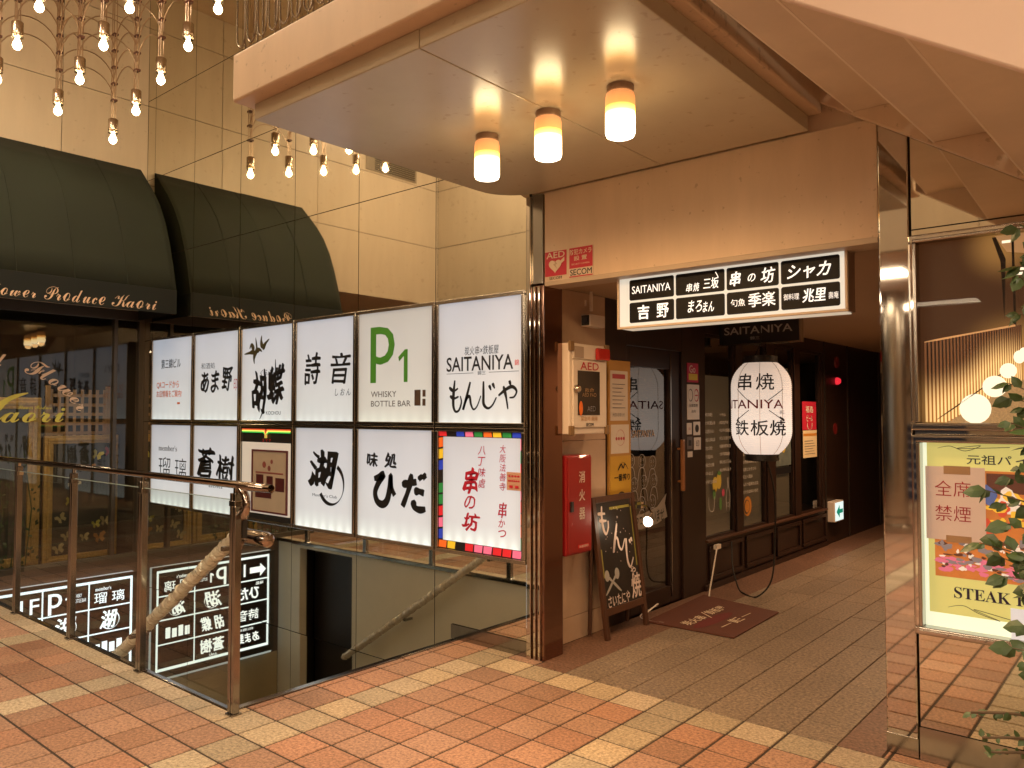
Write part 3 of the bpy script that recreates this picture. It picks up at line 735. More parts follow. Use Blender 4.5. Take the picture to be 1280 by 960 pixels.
b = B(); text(b, '2 Y 7', FAC(YF + .006), (-6.37, 1.337, -6.23, 1.362), .02); b.build('lettering', M('neon_dull_red', (.25, .01, .01), .4, emit=(.5, .03, .02), es=.3), t)
t, *_ = lightbox('lit white sign with one bold brush kanji in a broken ink circle', 3, 0, sig_lo)
lett(t, black, TX('湖', (-5.66, .97, -5.25, 1.29), .075, .2, .045), TX("Member's Club", (-5.589, .898, -5.256, .922)), lambda b: ring(b, P, -5.33, 1.01, .165, .036, -150, 62))
t, *_ = lightbox('lit white sign with very heavy black brush kana under two kanji', 4, 0, sig_lo)
lett(t, black, TX('味', (-4.885, 1.175, -4.745, 1.29), .075, .1, .04), TX('処', (-4.665, 1.175, -4.525, 1.295), .075, .1, .04),
     *[SK((-4.80, .885, -4.54, 1.125), q, .062, .75) for q in ([(.05, .84), (.28, .9), (.46, .98), (.24, .7), (.1, .4), (.2, .12), (.45, .04), (.65, .2), (.76, .6), (.80, .98), (.84, .6), (.98, .36)],)],
     *[SK((-4.47, .885, -4.2, 1.145), q, .058, .75) for q in ([(.02, .68), (.3, .72), (.62, .78)], [(.42, 1), (.3, .55), (.05, .04)], [(.52, .50), (.7, .52), (.92, .48)], [(.48, .26), (.55, .06), (.75, 0), (.98, .04)], [(.72, .98), (.80, .84)], [(.86, 1.02), (.96, .88)])])
t, x0, x1, z0, z1 = lightbox('lit white sign with red vertical writing inside a multicoloured patch border', 5, 0, None)
b = B(); b.box(x0, x1, YF + .004, -.004, z0, z1); b.build('border', M('border_black', (.012, .01, .012), .4), t)
b = B(); b.box(x0 + .045, x1 - .015, YF, YF + .004, z0 + .06, z1 - .04); b.build('face', sig_lo, t)
pc = {'pink': (.75, .16, .32), 'green': (.02, .22, .05), 'orange': (.75, .14, .02), 'yellow': (.72, .50, .03), 'red': (.60, .02, .03), 'blue': (.02, .05, .50)}
pb = {k: B() for k in pc}; names = ['pink', 'green', 'orange', 'yellow', 'red', 'blue']; PB = FAC(YF + .003); rr = random.Random(5); last = ''
def patch(q):
    global last
    c = rr.choice([n_ for n_ in names if n_ != last]); last = c; poly(pb[c], PB, q)
L_ = (x1 - x0) / 9
for k in range(9):
    u = x0 + L_ * k
    if k != 1: patch([(u + .004, z1 - .036), (u + L_ - .006, z1 - .036), (u + L_ - .012, z1 - .004), (u + .002, z1 - .004)])
    if k != 2: patch([(u + .002, z0 + .006), (u + L_ - .012, z0 + .006), (u + L_ - .004, z0 + .056), (u + .006, z0 + .056)])
for k in range(9):
    v = z0 + .06 + (z1 - z0 - .1) / 9 * k; hh = (z1 - z0 - .1) / 9
    if k not in (5,): patch([(x0 + .003, v + .004), (x0 + .042, v + .01), (x0 + .042, v + hh - .004), (x0 + .003, v + hh - .01)])
    patch([(x1 - .013, v + .003), (x1 - .002, v + .006), (x1 - .002, v + hh - .006), (x1 - .013, v + hh - .003)])
for k, bb in pb.items():
    c = pc[k]; bb.build('border_patch', M('patch_' + k, c, .4, emit=c, es=.35), t)
lett(t, redink, TX('串', (-3.83, 1.035, -3.685, 1.215), .06, .2, .045), TX('の', (-3.815, .93, -3.71, 1.025), .03, .2, .03), TX('坊', (-3.835, .78, -3.67, .91), .055, .25, .045),
     *[TX(ch, (-3.685, 1.31 - .075 * k, -3.615, 1.372 - .075 * k), .004, .2, .02) for k, ch in enumerate('八丁味處')],
     *[TX(ch, (-3.487, 1.33 - .063 * k, -3.43, 1.384 - .063 * k), .003, .15, .02) for k, ch in enumerate('大阪法善寺')],
     TX('串', (-3.498, .895, -3.426, 1.0), .015, .15, .02), TX('か', (-3.50, .83, -3.44, .885), .01, .15), TX('つ', (-3.50, .765, -3.43, .815), .012, .1))
b = B(); b.box(-3.425, -3.297, YF - .003, YF, 1.085, 1.205); st = b.build('sticker', M('sticker_tan', (.45, .26, .18), .5), t)
b = B(); S_ = FAC(YF - .003)
for k in range(2): text(b, '●●●●●●' if k else '●●●●', S_, (-3.41, 1.185 - .032 * k - .012, -3.312, 1.185 - .032 * k))
rect(b, S_, -3.40, 1.10, -3.37, 1.118); rect(b, S_, -3.35, 1.10, -3.32, 1.118); b.build('sticker_marks', redink, st)

# ================================================================== LANDING, LAMPS, STAIR
ld = thing('landing_canopy', 'beige overhead stair landing slab carrying three lit cylinder lamps', 'landing', (-2.4, -1, 3.04))
def rounded(x0, x1, y0, y1, r, corners, n=8):
    pts = []
    for (cx, cy, a0, key) in ((x1 - r, y1 - r, 0, 'ne'), (x0 + r, y1 - r, 90, 'nw'), (x0 + r, y0 + r, 180, 'sw'), (x1 - r, y0 + r, 270, 'se')):
        if key in corners: pts += [(cx + r * math.cos(rad(a0 + 90 * k / n)), cy + r * math.sin(rad(a0 + 90 * k / n))) for k in range(n + 1)]
        else: pts.append({'ne': (x1, y1), 'nw': (x0, y1), 'sw': (x0, y0), 'se': (x1, y0)}[key])
    return pts
so = rounded(-3.43, -2.252, -1.94, -.03, .28, ('nw',)); so2 = rounded(-2.248, -1.40, -1.94, -.03, .1, ())
b = B(); b.prism([(x, y, 3.12) for x, y in so], (0, 0, 1), .08); b.prism([(x, y, 3.12) for x, y in so2], (0, 0, 1), .08); b.build('soffit', beigeshine, ld, bevel=.004)
b = B(); fo = rounded(-3.50, -1.34, -2.02, -.005, .28, ('nw',))
b.prism([(x, y, 3.36) for x, y in fo], (0, 0, 1), .239); b.build('edge_beam', beige, ld, bevel=.012, seg=3)
lampglass = ramp_emit('frosted_lamp_glass', [(0, (1, .80, .50)), (.40, (1, .70, .32)), (.56, (.60, .24, .035)), (.70, (.10, .034, .007)), (1, (.050, .018, .0055))], 12.0, base=(.5, .4, .3))
lampend = M('lamp_base_disc', (.5, .4, .3), .4, emit=(1, .88, .66), es=4.0)
for (x, y, lab) in ((-2.70, -1.04, 'lit frosted cylinder ceiling lamp nearest the mirror wall'), (-2.262, -1.09, 'lit frosted cylinder ceiling lamp in the middle of three'), (-1.838, -1.12, 'lit frosted cylinder ceiling lamp nearest the overhead stair')):
    t = thing('ceiling_lamp', lab, 'lamp', (x, y, 2.80), 'cylinder lamps under the landing')
    b = B(); b.lathe([(.056, 3.005), (.060, 3.01), (.060, 3.039)], (x, y, 0), 28); b.build('mount', M('lamp_mount', (.25, .17, .12), .35), t, smooth=True)
    b = B(); b.lathe([(.060, 2.815), (.0655, 2.83), (.0655, 2.985), (.062, 3.004)], (x, y, 0), 32, cap=False); b.build('lamp_shade', lampglass, t, smooth=True)
    b = B(); b.lathe([(.001, 2.812), (.055, 2.812), (.0598, 2.8155)], (x, y, 0), 28); b.build('lens', lampend, t, smooth=True)
    lamp_light('lamp_glow', 'SPOT', (x, y, 2.80), 26 * LAMP, (1, .58, .25), t, .05, (0, 0, 0), 179, 1.0)
# balcony railing on the landing
br = thing('balcony_railing', 'slim looped metal balusters along the landing edge overhead', 'railing', (-3.4, -1.9, 3.36))
def loop(p, d):
    d = Vector(d) * .035; p = Vector(p); pts = [p + Vector((0, 0, 1.0)) - d, p + Vector((0, 0, .1)) - d]
    for k in range(1, 8): a = math.pi * k / 8; pts.append(p - d * math.cos(a) + Vector((0, 0, .07 - .06 * math.sin(a))))
    pts += [p + Vector((0, 0, .1)) + d, p + Vector((0, 0, 1.0)) + d]
    b = B(); b.tube(pts, .0045, 6); b.build('baluster', M('baluster_metal', (.20, .16, .12), .25, 1.0), br, smooth=True)
for k in range(22): loop((-3.44 + .092 * k, -2.012, 3.37), (1, 0, 0))
for k in range(16): loop((-3.485, -1.93 + .1 * k, 3.37), (0, 1, 0))
b = B(); b.tube([(-1.4, -2.012, 4.37), (-3.485, -2.012, 4.37), (-3.485, -.3, 4.37)], .025, 10); b.build('top_rail', chrome, br, smooth=True)
# overhead stair
sr = thing('overhead_staircase', 'beige staircase seen from below, descending right past the landing', 'staircase', (-.6, -.9, 2.5))
RU, RI = .357, .232
stairpaint = M('stair_underside_paint', (.62, .51, .39), .4, var=.11, scale=2.5, bump=.05, bscale=30)
sk = .04
def sx(x, y): return x - sk * (-y)
for k in range(-1, 6):
    xl = -1.183 + RU * k; zb = 3.08 - RI * k
    b = B(); y0_, y1_ = -1.79, -.035
    b.prism([(sx(xl, y0_), y0_, zb), (sx(xl + RU, y0_), y0_, zb), (sx(xl + RU, y1_), y1_, zb), (sx(xl, y1_), y1_, zb)][::-1], (0, 0, -1), .05)
    b.prism([(sx(xl, y0_), y0_, zb + .051), (sx(xl, y1_), y1_, zb + .051), (sx(xl, y1_), y1_, zb + RI), (sx(xl, y0_), y0_, zb + RI)], (-1, 0, 0), .03)
    b.build('step', stairpaint, sr, bevel=.006)
    b = B(); b.prism([(sx(xl, y0_) + .0, y0_, zb - .001), (sx(xl, y0_) + .007, y0_, zb - .001), (sx(xl, y1_) + .007, y1_, zb - .001), (sx(xl, y1_) + .0, y1_, zb - .001)][::-1], (0, 0, -1), .006); b.build('edge_strip', M('edge_strip_paint', (.75, .66, .55), .3), sr)
sl = -RI / RU
def stringer(y0_, y1_, xa, xb, drop, up, name, mat):
    za = 3.08 + sl * (xa + 1.183) + drop; zb = 3.08 + sl * (xb + 1.183) + drop
    q = [(xa, za), (xb, zb), (xb, zb + up), (xa, za + up)]
    b = B(); b.prism([(x - sk * (-y1_), y1_, z) for x, z in q[::-1]], (0, 1, 0), y1_ - y0_); b.build(name, mat, sr, bevel=.006)
stringer(-.034, -.004, -1.36, 1.1, -.012, .55, 'wall_stringer', beige)
stringer(-1.815, -1.79, -1.25, 1.0, -.012, 1.25, 'parapet', M('parapet_paint', (.66, .50, .40), .45, var=.04, scale=2))

# ================================================================== CHANDELIER
ch = thing('bulb_chandelier', 'large chandelier of hanging bare bulbs linked by arched wires', 'chandelier', (-7, -1.5, 4.2))
bulbm = M('glowing_bulb', (.8, .7, .5), .2, emit=(1, .78, .46), es=BULB)
socket = M('brushed_socket', (.60, .50, .40), .22, 1.0, bump=.3, bscale=90)
wire = M('bronze_wire', (.46, .34, .25), .3, 1.0)
bead = M('dark_bead', (.10, .035, .025), .4)
NI, NJ = 5, 8
def node(i, j): return Vector((-7.92 + .492 * j, -.75 - .5 * i, 4.315 + .135 * i + .16 * j))
b_s, b_b, b_r = [], [], []
for i in range(NI):
    for j in range(NJ):
        p = node(i, j)
        if p.z > 5.9 or (p.x > -3.9 and p.y < -1.3): continue
        b = B(); b.lathe([(.005, .004), (.022, .014), (.035, .037), (.033, .056), (.020, .085), (.015, .10)], (p.x, p.y, p.z - .075), 12); b.build('bulb', bulbm, ch, smooth=True)
        b = B(); b.lathe([(.018, .03), (.044, .034), (.046, .05), (.036, .056), (.046, .062), (.046, .165), (.04, .172)], (p.x, p.y, p.z), 14); b.build('socket', socket, ch, smooth=True)
        b = B()
        for dx, dy in ((-.02, -.012), (.02, -.012), (0, .022)): b.tube([(p.x + dx, p.y + dy, p.z + .17), (p.x + dx, p.y + dy, 6.4)], .0050, 5)
        for di, dj in ((1, 0), (0, 1)):
            if i + di >= NI or j + dj >= NJ: continue
            q = node(i + di, j + dj)
            for lv in range(4):
                h0 = p.z + .36 + lv * .165; h1 = q.z + .36 + lv * .165 - .16
                pts = []
                for k in range(13):
                    s_ = k / 12; a = math.pi * s_
                    pts.append((p.x + (q.x - p.x) * (.5 - .5 * math.cos(a)), p.y + (q.y - p.y) * (.5 - .5 * math.cos(a)), h0 + (h1 - h0) * s_ + .26 * math.sin(a)))
                b.tube(pts, .0058, 5)
        b.build('wire', wire, ch, smooth=True)
        b = B()
        for lv in range(5): b.box(p.x - .03, p.x + .03, p.y - .018, p.y + .026, p.z + .352 + lv * .165, p.z + .37 + lv * .165)
        b.build('bead', bead, ch)

# ================================================================== GLASS RAILING
rl = thing('glass_railing', 'glass and bronze post railing along the stairwell edge', 'railing', (-6, -1.76, 0))
YR = -1.765
posts = [-3.853, -4.93, -6.01, -7.10, -8.19]
for x in posts:
    b = B(); b.box(x - .028, x - .004, YR - .02, YR + .02, 0, 1.17); b.box(x + .004, x + .028, YR - .02, YR + .02, 0, 1.17); b.box(x - .004, x + .004, YR - .012, YR + .012, 0, 1.13)
    b.box(x - .034, x + .034, YR - .03, YR + .03, 0, .012)
    po = b.build('post', bronze, rl, bevel=.003)
    b = B(); b.box(x - .012, x + .012, YR - .01, YR + .01, 1.17, 1.20); b.box(x - .03, x + .03, YR - .024, YR + .024, 1.10, 1.13); b.build('clamp', chrome, po, bevel=.002)
for x0, x1 in zip(posts[1:], posts[:-1]):
    b = B(); b.add([(x0 + .03, YR, .04), (x1 - .03, YR, .04), (x1 - .03, YR, 1.13), (x0 + .03, YR, 1.13)], [(0, 1, 2, 3)]); b.flat = True; b.build('glass_panel', glassrail, rl); b = B(); b.box(x0 + .03, x1 - .03, YR - .005, YR + .005, 1.13, 1.134); b.build('glass_edge', M('glass_edge', (.30, .38, .34), .2), rl)
b = B(); b.add([(-8.78, YR, .04), (posts[-1] - .03, YR, .04), (posts[-1] - .03, YR, 1.13), (-8.78, YR, 1.13)], [(0, 1, 2, 3)]); b.flat = True; b.build('glass_panel', glassrail, rl)
b = B(); pts = [(-8.79, YR, 1.215), (-3.90, YR, 1.215), (-3.82, YR, 1.205), (-3.765, YR, 1.165), (-3.745, YR, 1.11), (-3.765, YR, 1.06), (-3.80, YR + .02, 1.05), (-3.82, YR + .035, 1.09), (-3.83, YR + .04, 1.14), (-3.86, YR + .04, 1.18)]
b.tube(catmull(pts, 5), .021, 12); b.build('top_rail', M('copper_tube', (.40, .34, .30), .07, 1.0), rl, smooth=True)
# handrail going down
hr = thing('stair_handrail', 'sloping handrail wrapped in shiny plastic film going down the stairwell', 'handrail', (-4, -1.62, .9))
YH = -1.64
b = B(); b.tube([(-4.06, YH, .915), (-3.76, YH, .915), (-3.735, YH, .913), (-3.722, YH, .91)], [.044, .044, .038, .016], 16); b.build('rail_end', M('copper_tube', (.40, .34, .30), .07, 1.0), hr, smooth=True)
b = B(); rw = random.Random(4); pts = []; rs = []
for k in range(260):
    s_ = k / 259; x = -4.05 - 3.25 * s_
    pts.append((x, YH + rw.gauss(0, .002), .912 - .645 * (-4.05 - x) + rw.gauss(0, .003))); rs.append(.038 + .002 * math.sin(k * .9) + rw.uniform(-.0015, .002))
b.tube(pts, rs, 14)
for v_ in b.v: v_ += Vector((rw.gauss(0, .0016), rw.gauss(0, .0016), rw.gauss(0, .0016)))
wrap = M('crinkled_film', (.78, .70, .58), .18, .2, coat=1.0)
b.build('wrapped_tube', wrap, hr)
for x in (-4.0, -5.1, -6.3):
    z = .912 - .645 * max(0, -4.05 - x)
    b = B(); b.box(x - .015, x + .015, YH - .12, YH, z - .07, z - .045); b.box(x - .015, x + .015, YH - .012, YH + .012, z - .05, z - .03); b.build('bracket', bronze, hr, bevel=.003)
bb_ = B(); bb_.box(-3.845, -3.82, YR + .022, YR + .05, .93, 1.10); tag(bb_.build('hinge_plate', blackplastic), 'small black plate fixed to the end railing post', 'plate')

# ================================================================== CORRIDOR WALLS
cw = thing('corridor_wall', 'pink marble wall strip carrying the defibrillator and red cabinet', 'wall', (XW, .5, 0))
b = B()
for z0, z1 in ((0, .17), (.173, .70), (.703, 1.4), (1.403, 2.47)): b.box(XW - .1, XW, .2, .92, z0, z1)
b.build('stone', marble, cw, bevel=.002)
b = B(); b.box(-1.08, -1.0, .14, 10, 0, 2.47); tag(b.build('corridor_right_wall', beige), 'beige wall along the right side of the corridor', 'wall')
b = B(); b.box(XW - .2, -1.0, 9.9, 10, 0, 2.47); tag(b.build('corridor_end_wall', darkwall), 'dark wall closing the far end of the corridor', 'wall')
sf = thing('restaurant_front', 'dark wood restaurant front with door and frosted windows along the corridor', 'shop front', (XW, 3, 0))
XF = XW + .004
b = B()
b.box(XW - .1, XW, .92, 1.22, 0, 2.47); b.box(XW - .1, XW, 1.22, 2.12, 2.13, 2.47); b.box(XW - .1, XW, 2.12, 2.56, 0, 2.47); b.box(XW - .1, XW, 2.56, 5.72, 0, .44)
b.box(XW - .1, XW, 2.56, 5.72, 2.33, 2.47); b.box(XW - .1, XW, 3.22, 3.37, .44, 2.33); b.box(XW - .1, XW, 3.98, 4.20, .44, 2.33); b.box(XW - .1, XW, 4.76, 4.93, .44, 2.33); b.box(XW - .1, XW, 5.65, 5.72, .44, 2.33)
b.box(XW - .1, XW, 5.72, 9.9, 0, 2.47)
b.build('wall', wood, sf, bevel=.004)
b = B()
for y0_, y1_ in ((2.6, 3.31), (3.39, 4.09), (4.17, 4.85), (4.93, 5.70)):
    b.box(XW, XW + .022, y0_, y1_, .345, .385); b.box(XW, XW + .022, y0_, y1_, .075, .115); b.box(XW, XW + .022, y0_, y0_ + .03, .115, .345); b.box(XW, XW + .022, y1_ - .03, y1_, .115, .345)
b.box(XW, XW + .03, 2.5, 5.72, .0, .05)
b.build('wainscot', wood, sf, bevel=.006)
b = B(); b.box(XW - .02, XW + .03, 2.54, 5.72, .425, .445); b.build('sill', woodmid, sf, bevel=.004)
b = B(); pass
for y_ in (5.72, 6.6, 8.0): b = B(); b.box(XW, XW + .013, y_, y_ + .03, 0, 2.47); b.build('wall_trim', darkwall, sf)
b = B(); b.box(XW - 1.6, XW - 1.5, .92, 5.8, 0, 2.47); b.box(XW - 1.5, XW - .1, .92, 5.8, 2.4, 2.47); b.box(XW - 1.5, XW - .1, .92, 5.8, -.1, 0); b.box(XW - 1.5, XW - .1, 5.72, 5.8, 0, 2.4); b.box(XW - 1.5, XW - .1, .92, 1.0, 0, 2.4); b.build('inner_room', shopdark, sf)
# windows
shade = M('roller_shade', (.30, .235, .15), .7, var=.06, scale=3, emit=(.50, .34, .18), es=.075)
def window(y0_, y1_, ztop, drawn):
    b = B(); b.box(XW - .06, XW - .02, y0_, y0_ + .03, .445, 2.33); b.box(XW - .06, XW - .02, y1_ - .03, y1_, .445, 2.33); b.box(XW - .06, XW - .02, y0_ + .03, y1_ - .03, 2.30, 2.33); b.box(XW - .06, XW - .02, y0_ + .03, y1_ - .03, .445, .465)
    w_ = b.build('window', wood, sf)
    b = B(); b.add([(XW - .04, y0_ + .03, .465), (XW - .04, y1_ - .03, .465), (XW - .04, y1_ - .03, 2.30), (XW - .04, y0_ + .03, 2.30)], [(0, 1, 2, 3)]); b.flat = True; pn = b.build('pane', glassdoor, w_)
    if ztop:
        b = B(); b.box(XW - .075, XW - .065, y0_ + .03, y1_ - .03, .465, ztop); b.build('shade', shade, w_)
    return w_
PW = SID(XW - .038)
fruit = {'y': M('decal_yellow', (.55, .40, .05), .5), 'o': M('decal_orange', (.50, .20, .03), .5), 'g': M('decal_green', (.08, .20, .05), .5), 'p': M('decal_pink', (.5, .06, .12), .5)}
w1 = window(2.56, 3.22, 1.95, 0)
def scribble(b, u0, u1, z0, z1, rows, seed, h=.035):
    rs_ = random.Random(seed); pool = 'いろはにほへとちりぬるをわかよたれそつね焼酒鶏牛豚茶梅塩串肉玉味'
    for k in range(rows):
        z = z1 - (z1 - z0) * k / rows; n_ = rs_.randint(5, 9); w_ = (u1 - u0) * n_ / 9
        text(b, ''.join(rs_.choice(pool) for _ in range(n_)), PW, (u0, z - h, u0 + w_, z), 0, 0, .05)
b = B(); scribble(b, 2.62, 2.85, .9, 1.6, 9, 1); scribble(b, 2.92, 3.16, 1.0, 1.6, 8, 2)
ring(b, PW, 3.09, .72, .02, .006); stroke(b, PW, (3.05, .66, 3.13, .98), [(.1, 0), (0, .5), (.4, .75), (.4, 1)], .006, 1); stroke(b, PW, (3.05, .66, 3.13, .98), [(.9, 0), (1, .5), (.6, .75), (.6, 1)], .006, 1); stroke(b, PW, (2.68, .68, 2.8, .82), [(0, 1), (.1, .2), (.8, .1), (1, 1)], .006, 1)
b.build('chalk_writing', chalk, w1)
b = B(); disc(b, PW, 2.82, .93, .055, .07); disc(b, PW, 2.90, .96, .05, .08); b.build('fruit_decal', fruit['y'], w1)
b = B(); disc(b, PW, 2.80, .84, .03, .05); disc(b, PW, 2.93, .74, .03, .06); disc(b, PW, 2.91, 1.03, .04, .02); b.build('leaf_decal', fruit['g'], w1)
b = B(); disc(b, PW, 2.99, .84, .03, .035); b.build('drink_decal', fruit['p'], w1)
w2 = window(3.37, 3.98, 2.1, 0)
b = B(); scribble(b, 3.43, 3.85, .75, 1.5, 10, 3); b.build('chalk_writing', chalk, w2)
b = B(); disc(b, PW, 3.83, 1.22, .07, .1); ring(b, PW, 3.53, .66, .085, .04); disc(b, PW, 3.53, .66, .055, .06); b.build('fruit_decal', fruit['o'], w2)
w3 = window(4.20, 4.76, 2.1, 0)
b = B(); rect(b, PW, 4.24, .93, 4.72, 1.005); b.build('black_strip', black, w3)
b = B(); rect(b, PW, 4.24, 1.02, 4.72, 1.72); b.build('poster', M('poster_teal', (.10, .12, .11), .5, var=.3, scale=6), w3)
b = B(); disc(b, PW, 4.55, 1.6, .06, .1, lift=.004); disc(b, PW, 4.5, 1.3, .08, .14, lift=.004); b.build('poster_motif', fruit['y'], w3)
window(4.93, 5.65, None, 0)
# door
dr_ = B()
dr_.box(XW - .07, XW - .02, 1.22, 1.29, 0, 2.13); dr_.box(XW - .07, XW - .02, 1.93, 2.12, 0, 2.13); dr_.box(XW - .07, XW - .02, 1.29, 1.93, 1.97, 2.13); dr_.box(XW - .07, XW - .02, 1.29, 1.93, 0, .14)
door = dr_.build('door', wood, sf, bevel=.004)
b = B(); b.add([(XW - .045, 1.29, .14), (XW - .045, 1.93, .14), (XW - .045, 1.93, 1.97), (XW - .045, 1.29, 1.97)], [(0, 1, 2, 3)]); b.flat = True; pn = b.build('pane', glassdoor, door)
b = B(); b.box(XW + .015, XW + .045, 2.05, 2.085, .93, 1.37); b.box(XW - .02, XW + .02, 2.06, 2.075, 1.0, 1.02); b.box(XW - .02, XW + .02, 2.06, 2.075, 1.28, 1.3); b.build('handle', handlewood, door, bevel=.006)
b = B(); b.box(XW - .02, XW - .012, 1.94, 1.955, .05, 2.1); b.build('edge_strip', bronze, door)
PD = SID(XW - .043)
b = B(); text(b, 'SAITANIYA', PD, (1.36, 1.40, 1.72, 1.46), .01); b.build('door_lettering', M('door_ochre', (.35, .24, .14), .6), door)
b = B(); rk = random.Random(8)
for k in range(9):
    cx_ = 1.36 + .17 * (k % 3) + rk.uniform(-.03, .03); cz_ = 1.2 - .16 * (k // 3) + rk.uniform(-.02, .02); r_ = .055
    ring(b, PD, cx_, cz_, r_, .006, n=16); ring(b, PD, cx_ - .02, cz_ + .01, .01, .005, n=8); ring(b, PD, cx_ + .02, cz_ + .01, .01, .005, n=8)
    ring(b, PD, cx_, cz_ - .015, .02, .005, 200, 340, 8); stroke(b, PD, (cx_ - .08, cz_ - .16, cx_ + .08, cz_ - .05), [(.1, 0), (.25, .8), (.5, 1), (.75, .8), (.9, 0)], .007, 1)
b.build('chalk_drawing', M('chalk_dim', (.34, .33, .32), .8), door)
b = B(); q = [(1.30, .80), (1.5, .78), (1.75, .82), (1.91, .92), (1.88, .84), (1.92, .72), (1.75, .68), (1.5, .66), (1.30, .68)]
poly(b, PD, q); b.build('ribbon_decal', M('ribbon_grey', (.32, .29, .25), .7), door)
b = B(); text(b, 'いらっしゃいませ', SID(XW - .041), (1.33, .695, 1.86, .80), .01, 0, .04); b.build('ribbon_lettering', black, door)
# stickers beside the door
b = B(); b.box(XW, XW + .004, 2.21, 2.42, 1.87, 2.04)
t = b.build('sticker', M('sticker_red', (.38, .02, .06), .5)); tag(t, 'red sticker with yellow patch, topmost of the stickers beside the door', 'sticker')
b = B(); rect(b, SID(XW + .004), 2.235, 1.89, 2.40, 1.945); b.build('yellow_patch', fruit['y'], t)
b = B(); text(b, 'Go', SID(XW + .004), (2.25, 1.955, 2.36, 2.02)); b.build('lettering', paper, t)
b = B(); b.box(XW, XW + .004, 2.207, 2.434, 1.54, 1.85); t = b.build('notice', paper); tag(t, 'white no smoking notice below the red sticker beside the door', 'notice')
PS = SID(XW + .004)
b = B(); ring(b, PS, 2.265, 1.755, .04, .008, sq=1.3); b.build('mark', black, t)
b = B(); ring(b, PS, 2.375, 1.755, .04, .012, sq=1.3); rect(b, PS, 2.35, 1.75, 2.40, 1.76); b.build('mark', redink, t)
b = B(); text(b, '全席禁煙', PS, (2.235, 1.65, 2.40, 1.68)); text(b, '店内', PS, (2.28, 1.6, 2.36, 1.625)); b.build('lettering', black, t)
for (y0_, y1_, z0_, z1_, lab, mm, tx) in ((2.20, 2.29, 1.41, 1.51, 'small white sticker with red heading left of the door handle stickers', paper, 'OK'), (2.32, 2.45, 1.40, 1.52, 'rounded white sticker with black mark under the notice', paper, '●'), (2.20, 2.30, 1.28, 1.39, 'small black and grey sticker in the lower group beside the door', M('sticker_dark', (.12, .1, .09), .5), '■'), (2.33, 2.46, 1.27, 1.38, 'small plain white sticker at the lower right of the group', paper, '印'), (2.21, 2.30, 1.21, 1.26, 'tiny white strip sticker lowest beside the door', paper, '—')):
    b = B(); b.box(XW, XW + .003, y0_, y1_, z0_, z1_); t = b.build('sticker', mm, bevel=.001); tag(t, lab, 'sticker')
    b = B(); text(b, tx, SID(XW + .003), (y0_ + .025, z0_ + .025, y1_ - .025, z1_ - .025), keep=True); b.build('mark', redink if tx == 'OK' else black, t)
# poster further along
t = thing('wall_poster', 'red and yellow paper posters taped up past the frosted windows', 'poster', (XW, 5.2, 1.0))
b = B(); b.box(XW, XW + .004, 4.975, 5.43, 1.40, 1.73); b.build('red_sheet', M('poster_red', (.45, .015, .04), .5), t)
b = B(); b.box(XW, XW + .003, 4.99, 5.44, 1.08, 1.395); b.build('yellow_sheet', paper2, t)
b = B(); text(b, '福島', SID(XW + .004), (5.08, 1.60, 5.32, 1.68), .02); text(b, 'ビール', SID(XW + .004), (5.1, 1.5, 5.3, 1.57), .02); ring(b, SID(XW + .004), 5.2, 1.48, .08, .015, 180, 360); b.build('lettering', paper, t)
b = B(); rect(b, SID(XW + .003), 5.0, 1.33, 5.43, 1.36); b.build('band', fruit['o'], t)
b = B()
for k in range(6): rect(b, SID(XW + .003), 5.03, 1.12 + .03 * k, 5.03 + .35 * (1 - .1 * (k % 3)), 1.126 + .03 * k)
b.build('text_lines', grey, t)
# exit sign, alarm
t = thing('exit_sign', 'small lit green arrow exit sign low on the dark wall', 'sign', (XW, 6.2, .25))
b = B(); b.box(XW, XW + .09, 5.77, 6.10, .27, .52); b.build('housing', white, t, bevel=.01)
b = B(); b.box(XW + .09, XW + .094, 5.79, 6.085, .285, .505); b.build('face', M('exit_face', (.5, .5, .5), .4, emit=(.75, 1, 1), es=.8), t)
b = B(); PE = SID(XW + .094); poly(b, PE, [(5.82, .395), (5.94, .475), (5.94, .42), (6.06, .42), (6.06, .37), (5.94, .37), (5.94, .315)]); b.build('arrow', M('exit_green', (.01, .2, .12), .4, emit=(.01, .35, .22), es=.5), t)
t = thing('fire_alarm', 'red fire alarm lamp glowing on the dark wall', 'alarm', (XW, 6.18, 1.95))
b = B(); b.lathe([(.075, 0), (.07, .02), (.03, .03)], (XW, 6.18, 2.24), 20, 'x'); b.build('bell', M('alarm_red', (.16, .01, .01), .4), t, smooth=True)
b = B(); b.lathe([(.045, 0), (.045, .025), (.03, .05), (.005, .06)], (XW, 6.18, 2.0), 20, 'x'); b.build('lamp_dome', M('alarm_glow', (.3, .01, .02), .3, emit=(1, .03, .05), es=.8), t, smooth=True)
b = B(); b.lathe([(.07, 0), (.07, .006)], (XW, 6.11, 1.40), 20, 'x'); tag(b.build('round_sticker', M('alarm_red', (.16, .01, .01), .4)), 'dull red round sticker below the alarm lamp', 'sticker')

